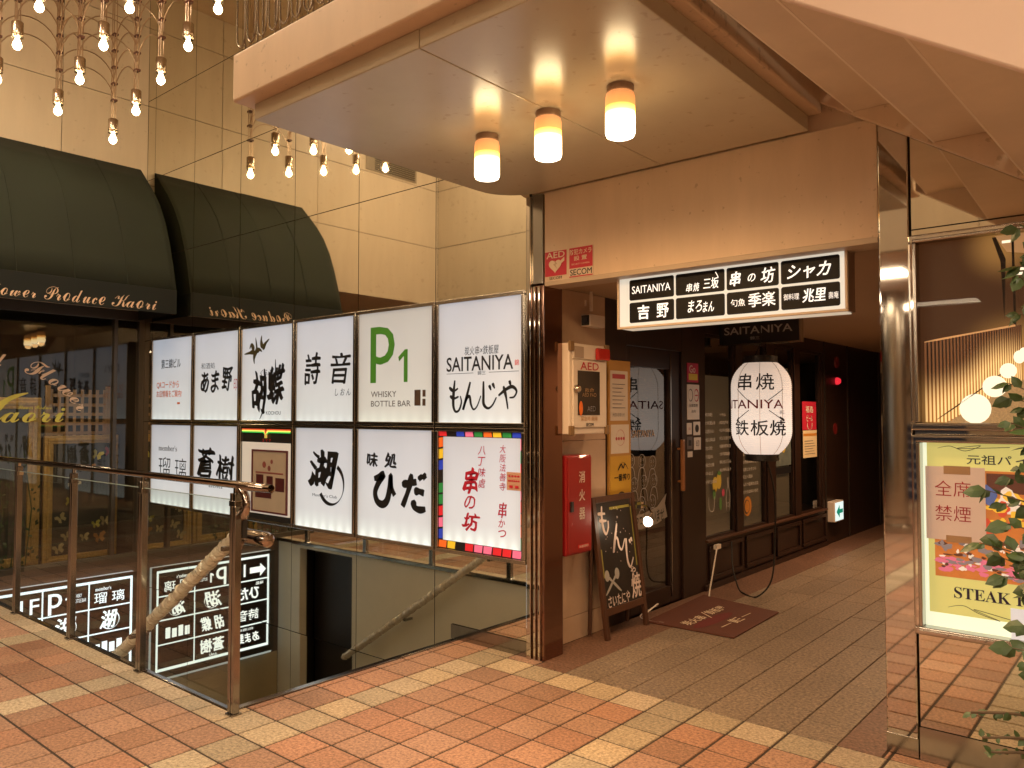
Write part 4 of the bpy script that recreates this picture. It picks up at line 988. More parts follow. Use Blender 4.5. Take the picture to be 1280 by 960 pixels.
# ---- defibrillator cabinet
t = thing('defibrillator_cabinet', 'white defibrillator cabinet with red lamp on the marble wall', 'cabinet', (-3.15, .43, 1.45))
b = B(); b.box(-3.262, -3.085, .205, .66, 1.455, 2.07); b.build('body', white, t, bevel=.008)
b = B(); b.box(-3.085, -3.072, .235, .635, 1.50, 1.955); b.build('door', white, t, bevel=.004)
b = B(); b.box(-3.085, -3.076, .24, .63, 1.965, 2.055); b.build('top_panel', white, t, bevel=.003)
b = B(); b.box(-3.072, -3.068, .285, .545, 1.585, 1.885); win = b.build('window', M('dark_glass', (.012, .010, .010), .08), t)
cab = SID(-3.068)
b = B(); text(b, 'AED', SID(-3.072), (.315, 1.893, .535, 1.945), .015); b.build('lettering', redink, t)
b = B(); text(b, '救命', cab, (.36, 1.74, .47, 1.77)); text(b, 'AED PAD', cab, (.33, 1.71, .50, 1.735)); b.build('window_lettering', M('dull_gold', (.30, .18, .08), .6), win)
b = B(); disc(b, cab, .315, 1.63, .022, .05); b.build('red_mark', orange, win)
b = B(); text(b, 'AED', cab, (.39, 1.61, .49, 1.645)); b.build('grey_mark', M('dull_grey', (.18, .18, .2), .6), win)
b = B(); text(b, '緊急時 開扉', SID(-3.072), (.32, 1.545, .52, 1.575)); b.build('lettering', M('label_ochre', (.45, .22, .05), .6), t)
b = B(); text(b, 'SECOM', SID(-3.072), (.38, 1.508, .47, 1.53), .02); b.build('lettering', black, t)
b = B(); b.lathe([(.028, 0), (.028, .02), (.02, .03)], (-3.072, .265, 1.76), 14, 'x')
b.build('lock', steelframe, t, smooth=True)
b = B(); b.box(-3.08, -3.045, .50, .65, 1.965, 2.05); b.build('alarm_lamp', M('lamp_red_plastic', (.40, .015, .01), .2, coat=.5), t, bevel=.012, seg=3)
b = B(); b.box(-3.08, -3.073, .255, .36, 1.975, 2.05); b.build('speaker_grille', M('grille_tan', (.36, .28, .22), .6), t)
cn = M('corner_tan', (.20, .12, .05), .5)
for yy in (.2, .625):
    for z_ in (1.448, 2.015): b = B(); b.box(-3.09, -3.068, yy, yy + .045, z_, z_ + .065); b.box(-3.262, -3.225, yy - .003, yy + .012, z_, z_ + .065); b.build('corner_guard', cn, t, bevel=.004)
# ---- extinguisher cabinet
t = thing('fire_extinguisher_box', 'dark red fire extinguisher box below the defibrillator cabinet', 'cabinet', (-3.2, .38, .63))
b = B(); b.box(XW, -3.135, .235, .535, .635, 1.31); b.build('body', redpaint, t, bevel=.01)
b = B(); b.box(-3.135, -3.128, .25, .525, .65, 1.295); b.build('door', redpaint, t, bevel=.004)
b = B(); b.box(-3.128, -3.115, .27, .30, .93, 1.0); b.build('handle', blackplastic, t, bevel=.003)
b = B()
for k, c in enumerate('消火器'): text(b, c, SID(-3.128), (.375, 1.12 - .125 * k, .445, 1.20 - .125 * k), .012)
b.build('lettering', M('pale_lettering', (.60, .50, .44), .6), t)
b = B(); rect(b, SID(-3.128), .36, .675, .49, .70); b.build('label', M('label_red', (.5, .02, .02), .5), t)
b = B(); text(b, '消火器設置場所', SID(-3.125), (.37, .679, .48, .696)); b.build('label_lettering', paper, t)
# ---- security camera
t = thing('security_camera', 'small square security camera hung from the corridor ceiling', 'camera', (-3.19, .62, 2.2))
b = B(); b.tube([(-3.19, .62, 2.47), (-3.19, .62, 2.33)], .012, 8); b.tube([(-3.19, .55, 2.40), (-3.19, .55, 2.36)], .006, 6); b.build('stem', white, t)
b = B(); b.box(-3.23, -3.15, .55, .74, 2.215, 2.30); b.build('housing', white, t, bevel=.006)
b = B(); b.box(-3.222, -3.158, .545, .55, 2.222, 2.293); b.build('face', blackplastic, t)
b = B(); b.lathe([(.024, -.006), (.024, 0), (.015, .0)], (-3.19, .546, 2.257), 16, 'y'); b.build('lens', M('lens_glass', (.03, .03, .04), .05), t, smooth=True)
# ---- yellow notice board
t = thing('yellow_notice_board', 'yellow board with pinned papers and a beer poster beside the door', 'board', (XW, 1.1, .2))
ylw = M('board_yellow', (.42, .22, .045), .5, var=.08, scale=4)
b = B(); b.box(XW, XW + .02, .935, 1.245, .88, 2.0); b.build('panel', ylw, t, bevel=.004)
Y = SID(XW + .02)
b = B(); b.box(XW + .02, XW + .022, .955, 1.20, 1.54, 1.92); s1 = b.build('paper_sheet', paper, t); b = B(); b.box(XW + .02, XW + .022, .96, 1.215, 1.29, 1.51); s2 = b.build('paper_sheet', paper, t)
Y2 = SID(XW + .022)
b = B(); rect(b, Y2, .98, 1.86, 1.16, 1.895); b.build('heading', M('heading_red', (.40, .06, .07), .6), s1)
b = B()
for k in range(7): rect(b, Y2, .98, 1.815 - .03 * k, .98 + .18 * (1 - .15 * (k % 3)), 1.82 - .03 * k)
text(b, '大切なお知らせ', Y2, (.98, 1.57, 1.15, 1.60)); b.build('text_lines', grey, s1)
b = B(); text(b, '●●●●', Y2, (1.02, 1.39, 1.15, 1.415)); ring(b, Y2, 1.09, 1.41, .06, .004, n=20); b.build('red_marks', M('heading_red', (.40, .06, .07), .6), s2)
b = B(); b.box(XW + .02, XW + .023, .95, 1.24, .89, 1.27); po = b.build('beer_poster', M('poster_amber', (.52, .30, .03), .45, var=.1, scale=3), t)
Y3 = SID(XW + .023)
b = B(); text(b, '一番搾り', Y3, (1.0, 1.08, 1.22, 1.135), .04); ring(b, Y3, 1.12, 1.19, .03, .006, 20, 160); stroke(b, Y3, (1.05, 1.15, 1.19, 1.22), [(0, .2), (.3, .8), (.5, .4), (.7, .8), (1, .2)], .014); b.build('lettering', black, po)
b = B(); rect(b, Y3, .955, .895, 1.235, .985); b.build('lower_band', paper, po)
b = B(); disc(b, Y3, 1.10, .90, .085, .10, a0=0, a1=180); b.build('dark_shape', brownink, po)
b = B(); disc(b, Y3, 1.10, .895, .05, .06, a0=0, a1=180, lift=.006); b.build('skin_shape', M('poster_tan', (.45, .25, .14), .6), po)
b = B(); b.box(XW + .0, XW + .02, .98, 1.24, .15, .42); b.build('lower_panel', M('crate_orange', (.30, .12, .03), .5), t)
b = B(); text(b, '取扱店', SID(XW + .02), (1.02, .26, 1.2, .33), .02); b.build('lettering', black, t)
# ---- A-board
t = thing('chalkboard_sign', 'leaning wood framed chalkboard with white kana beside the door', 'chalkboard', (-3.12, .92, 0))
def ab(y, s): return Vector((-3.085 - .13 * s, y, .99 * s))       # s: 0 at the floor, 1 at the top
NB = (ab(0, 0) - ab(0, 1)).cross(Vector((0, 1, 0))).normalized()
NB = Vector((.99, 0, .13)).normalized()
def slab_(y0_, y1_, s0, s1, th, out): 
    b = B(); b.prism([ab(y0_, s0) + NB * out, ab(y1_, s0) + NB * out, ab(y1_, s1) + NB * out, ab(y0_, s1) + NB * out], NB, th); return b
ya, yb = .64, 1.21
for y0_, y1_ in ((ya, ya + .04), (yb - .04, yb)): slab_(y0_, y1_, 0, 1, .03, .012).build('leg', woodmid, t, bevel=.003)
b = slab_(ya + .04, yb - .04, .955, 1.0, .03, .012); c_ = slab_(ya + .04, yb - .04, .16, .21, .03, .012); b.add(c_.v, c_.f); b.build('rail', woodmid, t, bevel=.003)
slab_(ya + .04, yb - .04, .21, .955, .012, .0).build('board', M('blackboard', (.013, .012, .012), .35, var=.3, scale=5), t)
for y0_ in (ya + .02, yb - .05):
    b = B(); b.tube([(-3.215, y0_, .95), (-3.24, y0_, .01)], .015, 6); b.build('leg', woodmid, t)
O_ = ab(0, 0); PLB = (O_, Vector((0, 1, 0)), (ab(0, 1) - ab(0, 0)) / .99)
ck = M('chalk_pink_white', (.66, .55, .50), .8)
b = B()
for box, chs, w_ in (((.70, .72, .84, .92), [[(.45, 1), (.36, .6), (.4, .2), (.6, 0), (.85, .2), (.9, .45)], [(.02, .75), (.7, .72)], [(.08, .5), (.75, .46)]], .026),
                     ((.85, .58, 1.02, .78), [[(.5, 1), (.25, .5), (.02, 0), (.25, .45), (.42, .45), (.5, .15), (.7, .05), (1, .4)]], .026),
                     ((1.0, .45, 1.12, .66), [[(.3, 1), (.2, .5), (.25, .15), (.5, 0), (.9, .3)], [(.65, .95), (.75, .8)], [(.85, 1), (.95, .85)]], .026)):
    for q in chs: stroke(b, PLB, box, q, w_, .5)
text(b, 'ゃ', PLB, (1.05, .38, 1.12, .45), .03); text(b, '焼', PLB, (1.03, .22, 1.17, .40), .03, .1); text(b, 'さいたにや', PLB, (.71, .21, 1.0, .29), .02, .15)
for k in range(26): disc(b, PLB, random.uniform(ya + .08, yb - .08), random.uniform(.5, .92), .004, n=6)
b.build('chalk_writing', ck, t)
b = B(); stroke(b, PLB, (.70, .30, .90, .46), [(0, 0), (.5, .5), (.7, .7)], .02, 1); stroke(b, PLB, (.70, .30, .90, .46), [(1, 0), (.5, .5), (.3, .7)], .02, 1); disc(b, PLB, .735, .43, .03, .04); disc(b, PLB, .865, .43, .03, .04); b.build('chalk_spatulas', M('chalk_grey', (.32, .30, .27), .8), t)
b = B(); rect(b, PLB, .86, .885, 1.13, .905); rect(b, PLB, 1.14, .45, 1.155, .89); rect(b, PLB, .69, .42, .705, .62); b.build('chalk_lines', M('chalk_olive', (.25, .22, .04), .8), t)
# clamp lamp on the chalkboard
t = thing('clip_lamp', 'lit chrome clip lamp at the right edge of the chalkboard', 'lamp', (-3.05, 1.2, .78))
hp = Vector((-2.975, 1.03, .80)); hd = Vector((.55, -.80, .0)).normalized()
b = B(); b.tube([(-3.16, 1.21, .90), (-3.08, 1.2, .89), (-3.0, 1.13, .85), hp + (-hd) * .06], .007, 7); b.box(-3.19, -3.13, 1.19, 1.23, .87, .92); b.build('clip_arm', chrome, t, smooth=False)
b = B(); b.tube([hp - hd * .07, hp - hd * .05, hp - hd * .01, hp + hd * .0], [.012, .022, .036, .040], 18); b.build('reflector', chrome, t, smooth=True)
b = B(); b.ball(hp + hd * .005, .034, 16); b.build('bulb', M('clip_bulb', (.8, .8, .8), .2, emit=(1, .86, .68), es=9), t, smooth=True)
lamp_light('clip_glow', 'POINT', hp + hd * .07 + Vector((0, 0, .0)), 1.3, (1, .78, .52), t, .03)
b = B(); b.tube(catmull([(-3.13, 1.2, .05), (-3.05, 1.27, .14), (-3.12, 1.4, .1), (-3.22, 1.32, .02), (-3.1, 1.28, .008), (-3.0, 1.3, .008)], 6), .005, 6); tag(b.build('lamp_cord', paper), 'thin pale cord looped by the foot of the chalkboard', 'cord')

# ---- lantern
t = thing('paper_lantern', 'large white paper lantern with black and red writing in the corridor', 'lantern', (-2.72, 2.5, 1.2))
LC = Vector((-2.72, 2.5, 0)); prof = []
n = 46
def lr(s):      # radius over height 0..1
    e = abs(2 * s - 1); return .247 * (1 - .46 * max(0, (e - .45) / .55) ** 2.4)
for k in range(n * 3 + 1):
    s_ = k / (n * 3); z = 1.245 + .785 * s_
    prof.append((lr(s_) + (.0035 if k % 3 == 1 else 0), z))
b = B(); b.lathe(prof, LC, 48, cap=False)
lanm = ramp_emit('lantern_paper', [(0, (.92, .74, .62)), (.25, (.95, .80, .68)), (.6, (.80, .66, .55)), (1, (.62, .48, .38))], .72, base=(.5, .45, .4), rough=.8)
b.build('shade', lanm, t, smooth=True)
b = B(); b.lathe([(.135, 1.19), (.14, 1.195), (.14, 1.25), (.13, 1.252)], LC, 28); b.build('base_ring', blackplastic, t, smooth=True)
b = B(); b.lathe([(.13, 2.022), (.14, 2.03), (.14, 2.085), (.1, 2.09)], LC, 28); b.build('top_ring', blackplastic, t, smooth=True)
b = B(); b.tube([LC + Vector((-.05, 0, 2.09)), LC + Vector((0, 0, 2.2)), LC + Vector((.05, 0, 2.09))], .005, 6); b.tube([LC + Vector((0, 0, 2.2)), LC + Vector((0, 0, 2.47))], .006, 6); b.build('hanger', cordblack, t)
a_cam = math.atan2(-4.03 - 2.5, 0 + 2.72)
def wrapf(u, w, l):
    s_ = (w - 1.245) / .785; r_ = lr(min(1, max(0, s_))) + .005 + l
    a = a_cam + u / .247
    return LC + Vector((r_ * math.cos(a), r_ * math.sin(a), w))
b = B(); text(b, '串', P, (-.20, 1.79, -.075, 1.93), .02, fn=wrapf); text(b, '焼', P, (-.04, 1.79, .105, 1.93), .015, fn=wrapf)
for k, c in enumerate('鉄板焼'): text(b, c, P, (-.235 + .15 * k, 1.41, -.10 + .155 * k, 1.54), .015, fn=wrapf)
text(b, '錦三', P, (.15, 1.59, .20, 1.62), 0, fn=wrapf)
for q in ([(-.21, 1.80), (-.1, 1.70)], [(.19, 1.80), (.05, 1.70)], [(-.21, 1.54), (-.1, 1.62)], [(.19, 1.53), (.06, 1.62)]):
    stroke(b, P, (0, 0, 1, 1), q, .006, 1, fn=wrapf)
stroke(b, P, (0, 0, 1, 1), [(.20, 1.535), (.15, 1.565)], .018, .6, fn=wrapf); stroke(b, P, (0, 0, 1, 1), [(-.22, 1.53), (-.19, 1.56)], .016, .6, fn=wrapf)
b.build('lettering', black, t)
b = B(); text(b, 'SAITANIYA', P, (-.46, 1.635, .185, 1.71), .015, fn=wrapf); b.build('lettering', M('lantern_red', (.22, .01, .015), .5), t)
b = B()
for k in range(8):
    a = 2 * math.pi * k / 8 + .35; b.tube([LC + Vector(((lr(s_ / 20) + .003) * math.cos(a), (lr(s_ / 20) + .003) * math.sin(a), 1.245 + .785 * s_ / 20)) for s_ in range(21)], .0022, 4)
b.build('rib', M('rib_grey', (.50, .44, .36), .7), t)
# its cord
b = B(); b.tube(catmull([(-2.70, 2.56, 1.19), (-2.66, 2.62, .9), (-2.68, 2.66, .45), (-2.70, 2.62, .15), (-2.80, 2.55, .012), (-2.95, 2.62, .008), (-3.08, 2.8, .01), (-3.2, 2.95, .15), (-3.24, 3.02, .38)], 8), .007, 7); tag(b.build('lantern_cord', cordblack), 'black power cord hanging from the lantern and looping on the floor', 'cord')
b = B(); b.tube(catmull([(-3.22, 2.66, .37), (-3.19, 2.58, .33), (-3.17, 2.46, .15), (-3.15, 2.36, .02), (-3.12, 2.30, .012)], 8), .007, 7); b.box(-3.235, -3.205, 2.63, 2.72, .36, .40); tag(b.build('white_cord', paper), 'white power cord running from mat to wall plug', 'cord')
# blade sign
t = thing('blade_sign', 'small dark projecting sign with pale capitals above the lantern', 'sign', (-2.9, 2.85, 2.2))
b = B(); b.box(-3.25, -2.50, 2.82, 2.88, 2.235, 2.455); b.build('panel', blackplastic, t)
b = B(); b.box(-3.262, -2.488, 2.815, 2.885, 2.222, 2.235); b.box(-2.50, -2.488, 2.815, 2.885, 2.235, 2.455); b.build('frame', steelframe, t)
b = B(); text(b, 'SAITANIYA', FAC(2.82), (-3.2, 2.32, -2.56, 2.39), .01); text(b, '錦三', FAC(2.82), (-2.95, 2.265, -2.86, 2.295)); b.build('lettering', M('sign_silver', (.40, .37, .34), .5), t)
# hanging lit sign
t = thing('hanging_light_sign', 'long lit sign box of eight black name plates under the beige beam', 'sign', (-1.95, .1, 2.12))
b = B(); b.box(-2.62, -1.262, .103, .235, 2.122, 2.442); b.build('housing', M('sign_housing', (.16, .10, .07), .35), t, bevel=.004)
b = B(); w_ = .014; b.box(-2.63, -1.255, .085, .105, 2.115, 2.115 + w_); b.box(-2.63, -1.255, .085, .105, 2.442 - w_, 2.445); b.box(-2.63, -2.63 + w_, .085, .105, 2.129, 2.428); b.box(-1.255 - w_, -1.255, .085, .105, 2.129, 2.428); b.build('frame', M('sign_frame_pale', (.50, .40, .30), .35), t, bevel=.003)
hface = M('hanging_face', (.3, .3, .28), .3, emit=(1, .92, .76), es=.55)
b = B(); b.box(-2.616, -1.269, .096, .103, 2.129, 2.428); b.build('face', hface, t)
b = B(); b.box(-2.60, -1.28, .10, .225, 2.114, 2.1215); b.build('under_glow', M('under_glow', (.4, .35, .3), .4, emit=(1, .86, .62), es=.45), t)
PH = FAC(.096); hb = M('plate_black', (.004, .0035, .0035), .5, spec=.2)
hx = [(-2.545, -2.24), (-2.228, -1.922), (-1.91, -1.612), (-1.60, -1.294)]
b = B()
for x0, x1 in hx:
    for z0, z1 in ((2.148, 2.272), (2.286, 2.412)):
        r_ = .012; poly(b, PH, [(x, z) for x, z in rounded(x0, x1, z0, z1, r_, ('ne', 'nw', 'sw', 'se'), 4)], .002)
b.build('name_plate', hb, t)
PH2 = FAC(.0935); b = B()
def H(body, box, bold=0., shear=0., wob=0.): text(b, body, PH2, box, bold, shear, wob)
H('SAITANIYA', (-2.525, 2.325, -2.262, 2.372), .015); H('串', (-2.16, 2.30, -2.12, 2.35), .02, .2); H('焼', (-2.115, 2.30, -2.075, 2.35), .02, .2); H('三坂', (-2.05, 2.305, -1.955, 2.37), .03, .1); H('丶', (-1.975, 2.36, -1.955, 2.40))
H('串', (-1.89, 2.305, -1.825, 2.385), .03, .2, .02); H('の', (-1.785, 2.32, -1.74, 2.365), .03, .2); H('坊', (-1.71, 2.305, -1.63, 2.39), .03, .2, .02)
H('シャカ', (-1.565, 2.305, -1.335, 2.385), .04, .3)
H('吉', (-2.485, 2.165, -2.405, 2.252), .04); H('野', (-2.355, 2.165, -2.275, 2.252), .03)
H('まろ', (-2.15, 2.18, -2.06, 2.25), .03, .2); H('まん', (-2.055, 2.175, -1.985, 2.235), .03, .2)
H('旬魚', (-1.885, 2.19, -1.80, 2.232), .005); H('季楽', (-1.783, 2.178, -1.628, 2.256), .012)
H('御料理', (-1.585, 2.198, -1.502, 2.232)); H('兆里', (-1.485, 2.178, -1.365, 2.25), .02, .15); H('壽庵', (-1.352, 2.186, -1.302, 2.222))
b.build('lettering', M('plate_white', (.6, .6, .58), .4, emit=(1, .97, .92), es=.75), t)
lamp_light('sign_underlight', 'AREA', (-1.94, .16, 2.105), 1.6, (1, .85, .62), t, .5, (0, 0, 0))
# stickers on the fascia
t = tag(B().box(-3.125, -2.953, -.003, -.0003, 2.485, 2.645).build('heart_sticker', M('sticker_bright_red', (.46, .02, .04), .5)), 'square red defibrillator sticker with cream heart on the beam', 'sticker')
PT = FAC(-.003); b = B(); text(b, 'AED', PT, (-3.112, 2.60, -2.965, 2.64), .02)
hpts = []
for k in range(28):
    a = 2 * math.pi * k / 28; hpts.append((-3.04 + .0032 * 16 * math.sin(a) ** 3, 2.55 + .0030 * (13 * math.cos(a) - 5 * math.cos(2 * a) - 2 * math.cos(3 * a) - math.cos(4 * a))))
poly(b, PT, hpts); poly(b, PT, [(-3.0, 2.575), (-2.965, 2.60), (-2.965, 2.575), (-2.99, 2.56)])
b.build('emblem', M('sticker_cream', (.62, .50, .36), .5), t)
b = B(); poly(b, PT, [(-3.045, 2.585), (-3.02, 2.56), (-3.035, 2.555), (-3.02, 2.525), (-3.055, 2.56), (-3.04, 2.563)], .0065); b.build('bolt_mark', M('bolt_tan', (.45, .33, .22), .5), t)
b = B(); text(b, 'SECOM', FAC(0), (-3.09, 2.462, -2.99, 2.48), .02); tag(b.build('maker_lettering', black), 'small black lettering under the red heart sticker', 'lettering')
t = tag(B().box(-2.93, -2.747, -.003, -.0003, 2.458, 2.648).build('security_sticker', M('sticker_pale', (.60, .50, .38), .5)), 'red and cream security camera notice right of the heart sticker', 'sticker')
b = B(); rect(b, PT, -2.928, 2.515, -2.749, 2.646); rect(b, PT, -2.928, 2.459, -2.749, 2.466); b.build('red_field', M('sticker_bright_red', (.46, .02, .04), .5), t)
b = B(); text(b, '防犯カメラ', FAC(-.006), (-2.922, 2.60, -2.755, 2.635), .01); text(b, '設 置', FAC(-.006), (-2.89, 2.562, -2.79, 2.592), .01); text(b, 'SECURITY CAMERA', FAC(-.006), (-2.91, 2.535, -2.77, 2.545)); b.build('lettering', M('sticker_cream', (.62, .50, .36), .5), t)
b = B(); text(b, 'SECOM', PT, (-2.922, 2.47, -2.755, 2.508), .03); b.build('lettering', black, t)

# ---- door mat
t = thing('door_mat', 'brown door mat with pale brush writing before the restaurant door', 'mat', (-2.8, 1.7, 0))
mq = [(-3.13, 1.245), (-2.425, 1.265), (-2.455, 2.17), (-3.19, 2.33)]
matm = M('mat_brown', (.085, .022, .010), .75, var=.15, scale=8, bump=.5, bscale=220)
b = B(); b.prism([(x, y, .012) for x, y in mq], (0, 0, 1), .011); b.build('pad', matm, t, bevel=.004)
b = B(); PM = (Vector((-2.8, 1.7, .012)), Vector((.02, 1, 0)).normalized(), Vector((-1, .02, 0)).normalized())
text(b, '炭火串', PM, (-.36, .0, -.06, .10), .01, .15); text(b, '鉄板屋', PM, (.05, .02, .33, .12), .01, .15); stroke(b, PM, (-.05, -.02, .05, .12), [(0, 0), (1, 1)], .01, 1)
text(b, '錦三', PM, (-.06, -.24, .09, -.14), .01, .1); rect(b, PM, -.25, -.205, -.09, -.198); rect(b, PM, .12, -.19, .28, -.183)
b.build('lettering', M('mat_beige', (.62, .50, .36), .8), t)
b = B(); disc(b, PM, -.1, -.06, .30, .06); b.build('red_patch', M('mat_red', (.11, .012, .010), .8), t)

# ================================================================== RIGHT HAND DISPLAY CASES
def case(name, label, z0, z1):
    x0, x1 = -.928, .62
    t = thing(name, label, 'display case', (-.1, 0, z0))
    b = B(); w_ = .035
    b.box(x0, x1, -.11, -.001, z0, z0 + w_); b.box(x0, x1, -.11, -.001, z1 - w_, z1); b.box(x0, x0 + w_, -.11, -.001, z0 + w_, z1 - w_); b.box(x1 - w_, x1, -.11, -.001, z0 + w_, z1 - w_)
    b.build('frame', steelframe, t, bevel=.006, seg=3)
    b = B(); b.box(x0 + .012, x1 - .012, -.118, -.11, z0 + .012, z0 + .022); b.box(x0 + .012, x1 - .012, -.118, -.11, z1 - .022, z1 - .012); b.box(x0 + .012, x0 + .022, -.118, -.11, z0 + .022, z1 - .022); b.box(x1 - .022, x1 - .012, -.118, -.11, z0 + .022, z1 - .022); b.build('bead', chrome, t)
    return t, x0 + w_, x1 - w_, z0 + w_, z1 - w_
# lower case: yellow poster, backlit
t, x0, x1, z0, z1 = case('poster_case', 'lit steel display case with yellow steak poster, the lower one', .60, 1.50)
pale = M('case_back_lit', (.5, .5, .4), .4, emit=(.86, .92, .66), es=.85)
b = B(); b.box(x0, x1, -.05, -.004, z0, z1); b.build('light_panel', pale, t)
postm = M('poster_yellow', (.45, .42, .15), .4, emit=(.66, .60, .18), es=.62)
b = B(); b.box(-.875, .4, -.056, -.051, .70, z1); ps = b.build('poster', postm, t)
PP = FAC(-.056)
navy = M('poster_navy', (.02, .015, .06), .4)
b = B(); text(b, '元祖パ', PP, (-.715, 1.372, -.545, 1.414), .015); text(b, 'イ包み', PP, (-.53, 1.372, -.35, 1.414), .015)
text(b, '𝐒𝐓𝐄𝐀𝐊 𝐇', PP, (-.775, .775, -.49, .825)); text(b, '𝐎𝐔𝐒𝐄', PP, (-.475, .775, -.25, .825)); b.build('lettering', navy, ps)
b = B()
for q in ([(-.83, 1.44), (-.78, 1.45), (-.72, 1.43), (-.66, 1.455), (-.75, 1.44), (-.55, 1.45)], [(-.80, .73), (-.74, .745), (-.68, .72), (-.60, .70), (-.70, .735), (-.55, .71)]):
    stroke(b, PP, (0, 0, 1, 1), q, .0025, 1)
b.build('flourish', brownink, ps)
# printed photograph
ph = B(); ph.box(-.848, .3, -.0595, -.0565, .865, 1.345); pic = ph.build('photo', M('photo_orange', (.42, .14, .03), .4, var=.35, scale=9, emit=(.75, .24, .05), es=.4), ps)
P3 = FAC(-.0595); rp = random.Random(21)
pcs = {'photo_white': (.72, .66, .58), 'photo_pink': (.62, .16, .26), 'photo_blue': (.08, .12, .30), 'photo_yellow': (.75, .48, .05), 'photo_brown': (.10, .035, .02), 'photo_red': (.55, .07, .03), 'photo_grey': (.22, .19, .20)}
bb = {k: B() for k in pcs}
def blob(kk, cx, cz, rx, rz):
    n_ = 11; ph_ = rp.random() * 6
    poly(bb[kk], P3, [(cx + rx * (1 + .25 * math.sin(3 * a + ph_)) * math.cos(a), cz + rz * (1 + .25 * math.cos(2 * a + ph_)) * math.sin(a)) for a in [2 * math.pi * k / n_ for k in range(n_)]], .0012 + .00006 * rp.randint(0, 60))
rect(bb['photo_brown'], P3, -.64, 1.25, -.35, 1.335, .0008)
blob('photo_blue', -.635, 1.24, .03, .05); blob('photo_white', -.56, 1.22, .04, .05); blob('photo_blue', -.41, 1.3, .04, .03)
for k in range(26): blob('photo_yellow', rp.uniform(-.63, -.35), rp.uniform(1.05, 1.25), rp.uniform(.008, .03), rp.uniform(.008, .026))
for k in range(14): blob('photo_red', rp.uniform(-.65, -.3), rp.uniform(1.02, 1.25), rp.uniform(.012, .03), rp.uniform(.012, .03))
for k in range(60): blob('photo_white', rp.uniform(-.83, -.35), rp.uniform(.90, 1.05), rp.uniform(.004, .016), rp.uniform(.004, .012))
for k in range(60): blob('photo_grey', rp.uniform(-.83, -.35), rp.uniform(.88, 1.05), rp.uniform(.006, .022), rp.uniform(.005, .014))
for k in range(50): blob('photo_pink', rp.uniform(-.83, -.4), rp.uniform(.885, .95), rp.uniform(.008, .028), rp.uniform(.004, .012))
for k in range(40): blob('photo_brown', rp.uniform(-.83, -.35), rp.uniform(.90, 1.05), rp.uniform(.005, .02), rp.uniform(.004, .009))
for k, q in bb.items(): q.build('photo_detail', M(k, pcs[k], .4, emit=pcs[k], es=.5), pic)
b = B(); b.box(-.88, -.644, -.068, -.0655, 1.03, 1.358); note = b.build('taped_notice', M('notice_paper', (.55, .42, .33), .7, emit=(.7, .5, .38), es=.25), t)
PN = FAC(-.068); b = B(); text(b, '全席', PN, (-.842, 1.225, -.70, 1.295), -.004); text(b, '禁煙', PN, (-.842, 1.115, -.70, 1.185), -.004); b.build('lettering', M('notice_red', (.40, .03, .03), .6), note)
b = B(); b.box(-.805, -.70, -.0698, -.068, 1.325, 1.362); b.box(-.80, -.70, -.0698, -.068, 1.022, 1.052); b.build('tape', M('tape_tan', (.42, .27, .15), .5), note)
b = B(); b.box(-.56, -.40, -.066, -.064, .635, .765); b.build('white_card', M('card_white', (.6, .6, .6), .5, emit=(.8, .85, .9), es=.45), t)
b = B(); b.add([(x0, -.105, z0), (x1, -.105, z0), (x1, -.105, z1), (x0, -.105, z1)], [(0, 1, 2, 3)]); b.flat = True; b.build('glass', glasscase, t)
# upper case: backlit photograph of a slatted interior with globe lamps
t, x0, x1, z0, z1 = case('photo_case', 'lit steel display case showing slatted wood and globe lamps, the upper one', 1.52, 2.415)
def glow_print(m, spots, col, k):
    nt = m.node_tree; b = nt.nodes['Principled BSDF']; tc = nt.nodes.new('ShaderNodeTexCoord'); acc = None
    for (x, z, r, a) in spots:
        d = nt.nodes.new('ShaderNodeVectorMath'); d.operation = 'DISTANCE'; nt.links.new(tc.outputs['Object'], d.inputs[0]); d.inputs[1].default_value = (x, -.05, z)
        mr = nt.nodes.new('ShaderNodeMapRange'); mr.interpolation_type = 'SMOOTHERSTEP'; mr.inputs[1].default_value = r; mr.inputs[2].default_value = 0; mr.inputs[3].default_value = 0; mr.inputs[4].default_value = a
        nt.links.new(d.outputs['Value'], mr.inputs[0])
        if acc is None: acc = mr.outputs[0]
        else:
            q = nt.nodes.new('ShaderNodeMath'); q.operation = 'ADD'; nt.links.new(acc, q.inputs[0]); nt.links.new(mr.outputs[0], q.inputs[1]); acc = q.outputs[0]
    cr = nt.nodes.new('ShaderNodeMix'); cr.data_type = 'RGBA'; cr.inputs[6].default_value = (.058, .017, .004, 1); cr.inputs[7].default_value = (*col, 1); cr.clamp_factor = True
    nt.links.new(acc, cr.inputs[0]); nt.links.new(cr.outputs[2], b.inputs['Emission Color']); b.inputs['Emission Strength'].default_value = k
bk = ramp_emit('photo_brown_print', [(0, (.30, .11, .025)), (.45, (.10, .030, .010)), (.62, (.08, .025, .009)), (1, (.17, .065, .022))], .36, base=(.012, .006, .004), rough=.5, noise=.1)
ox_, oz_ = .1, -1.52      # the case's own origin
glow_print(bk, [(-.69 + ox_, 1.62 + oz_, .30, 1.0), (-.60 + ox_, 1.72 + oz_, .22, .7), (-.53 + ox_, 1.80 + oz_, .3, .6), (-.56 + ox_, 2.33 + oz_, .2, .35)], (1.0, .48, .12), .75)
b = B(); b.box(x0, x1, -.05, -.004, z0, z1); b.build('print', bk, t)
PU = FAC(-.05)
slat_hi = ramp_emit('photo_slat_light', [(0, (1, .58, .18)), (.2, (.62, .28, .075)), (.6, (.15, .05, .013)), (1, (.09, .028, .008))], .9, base=(.02, .012, .008), noise=.2)
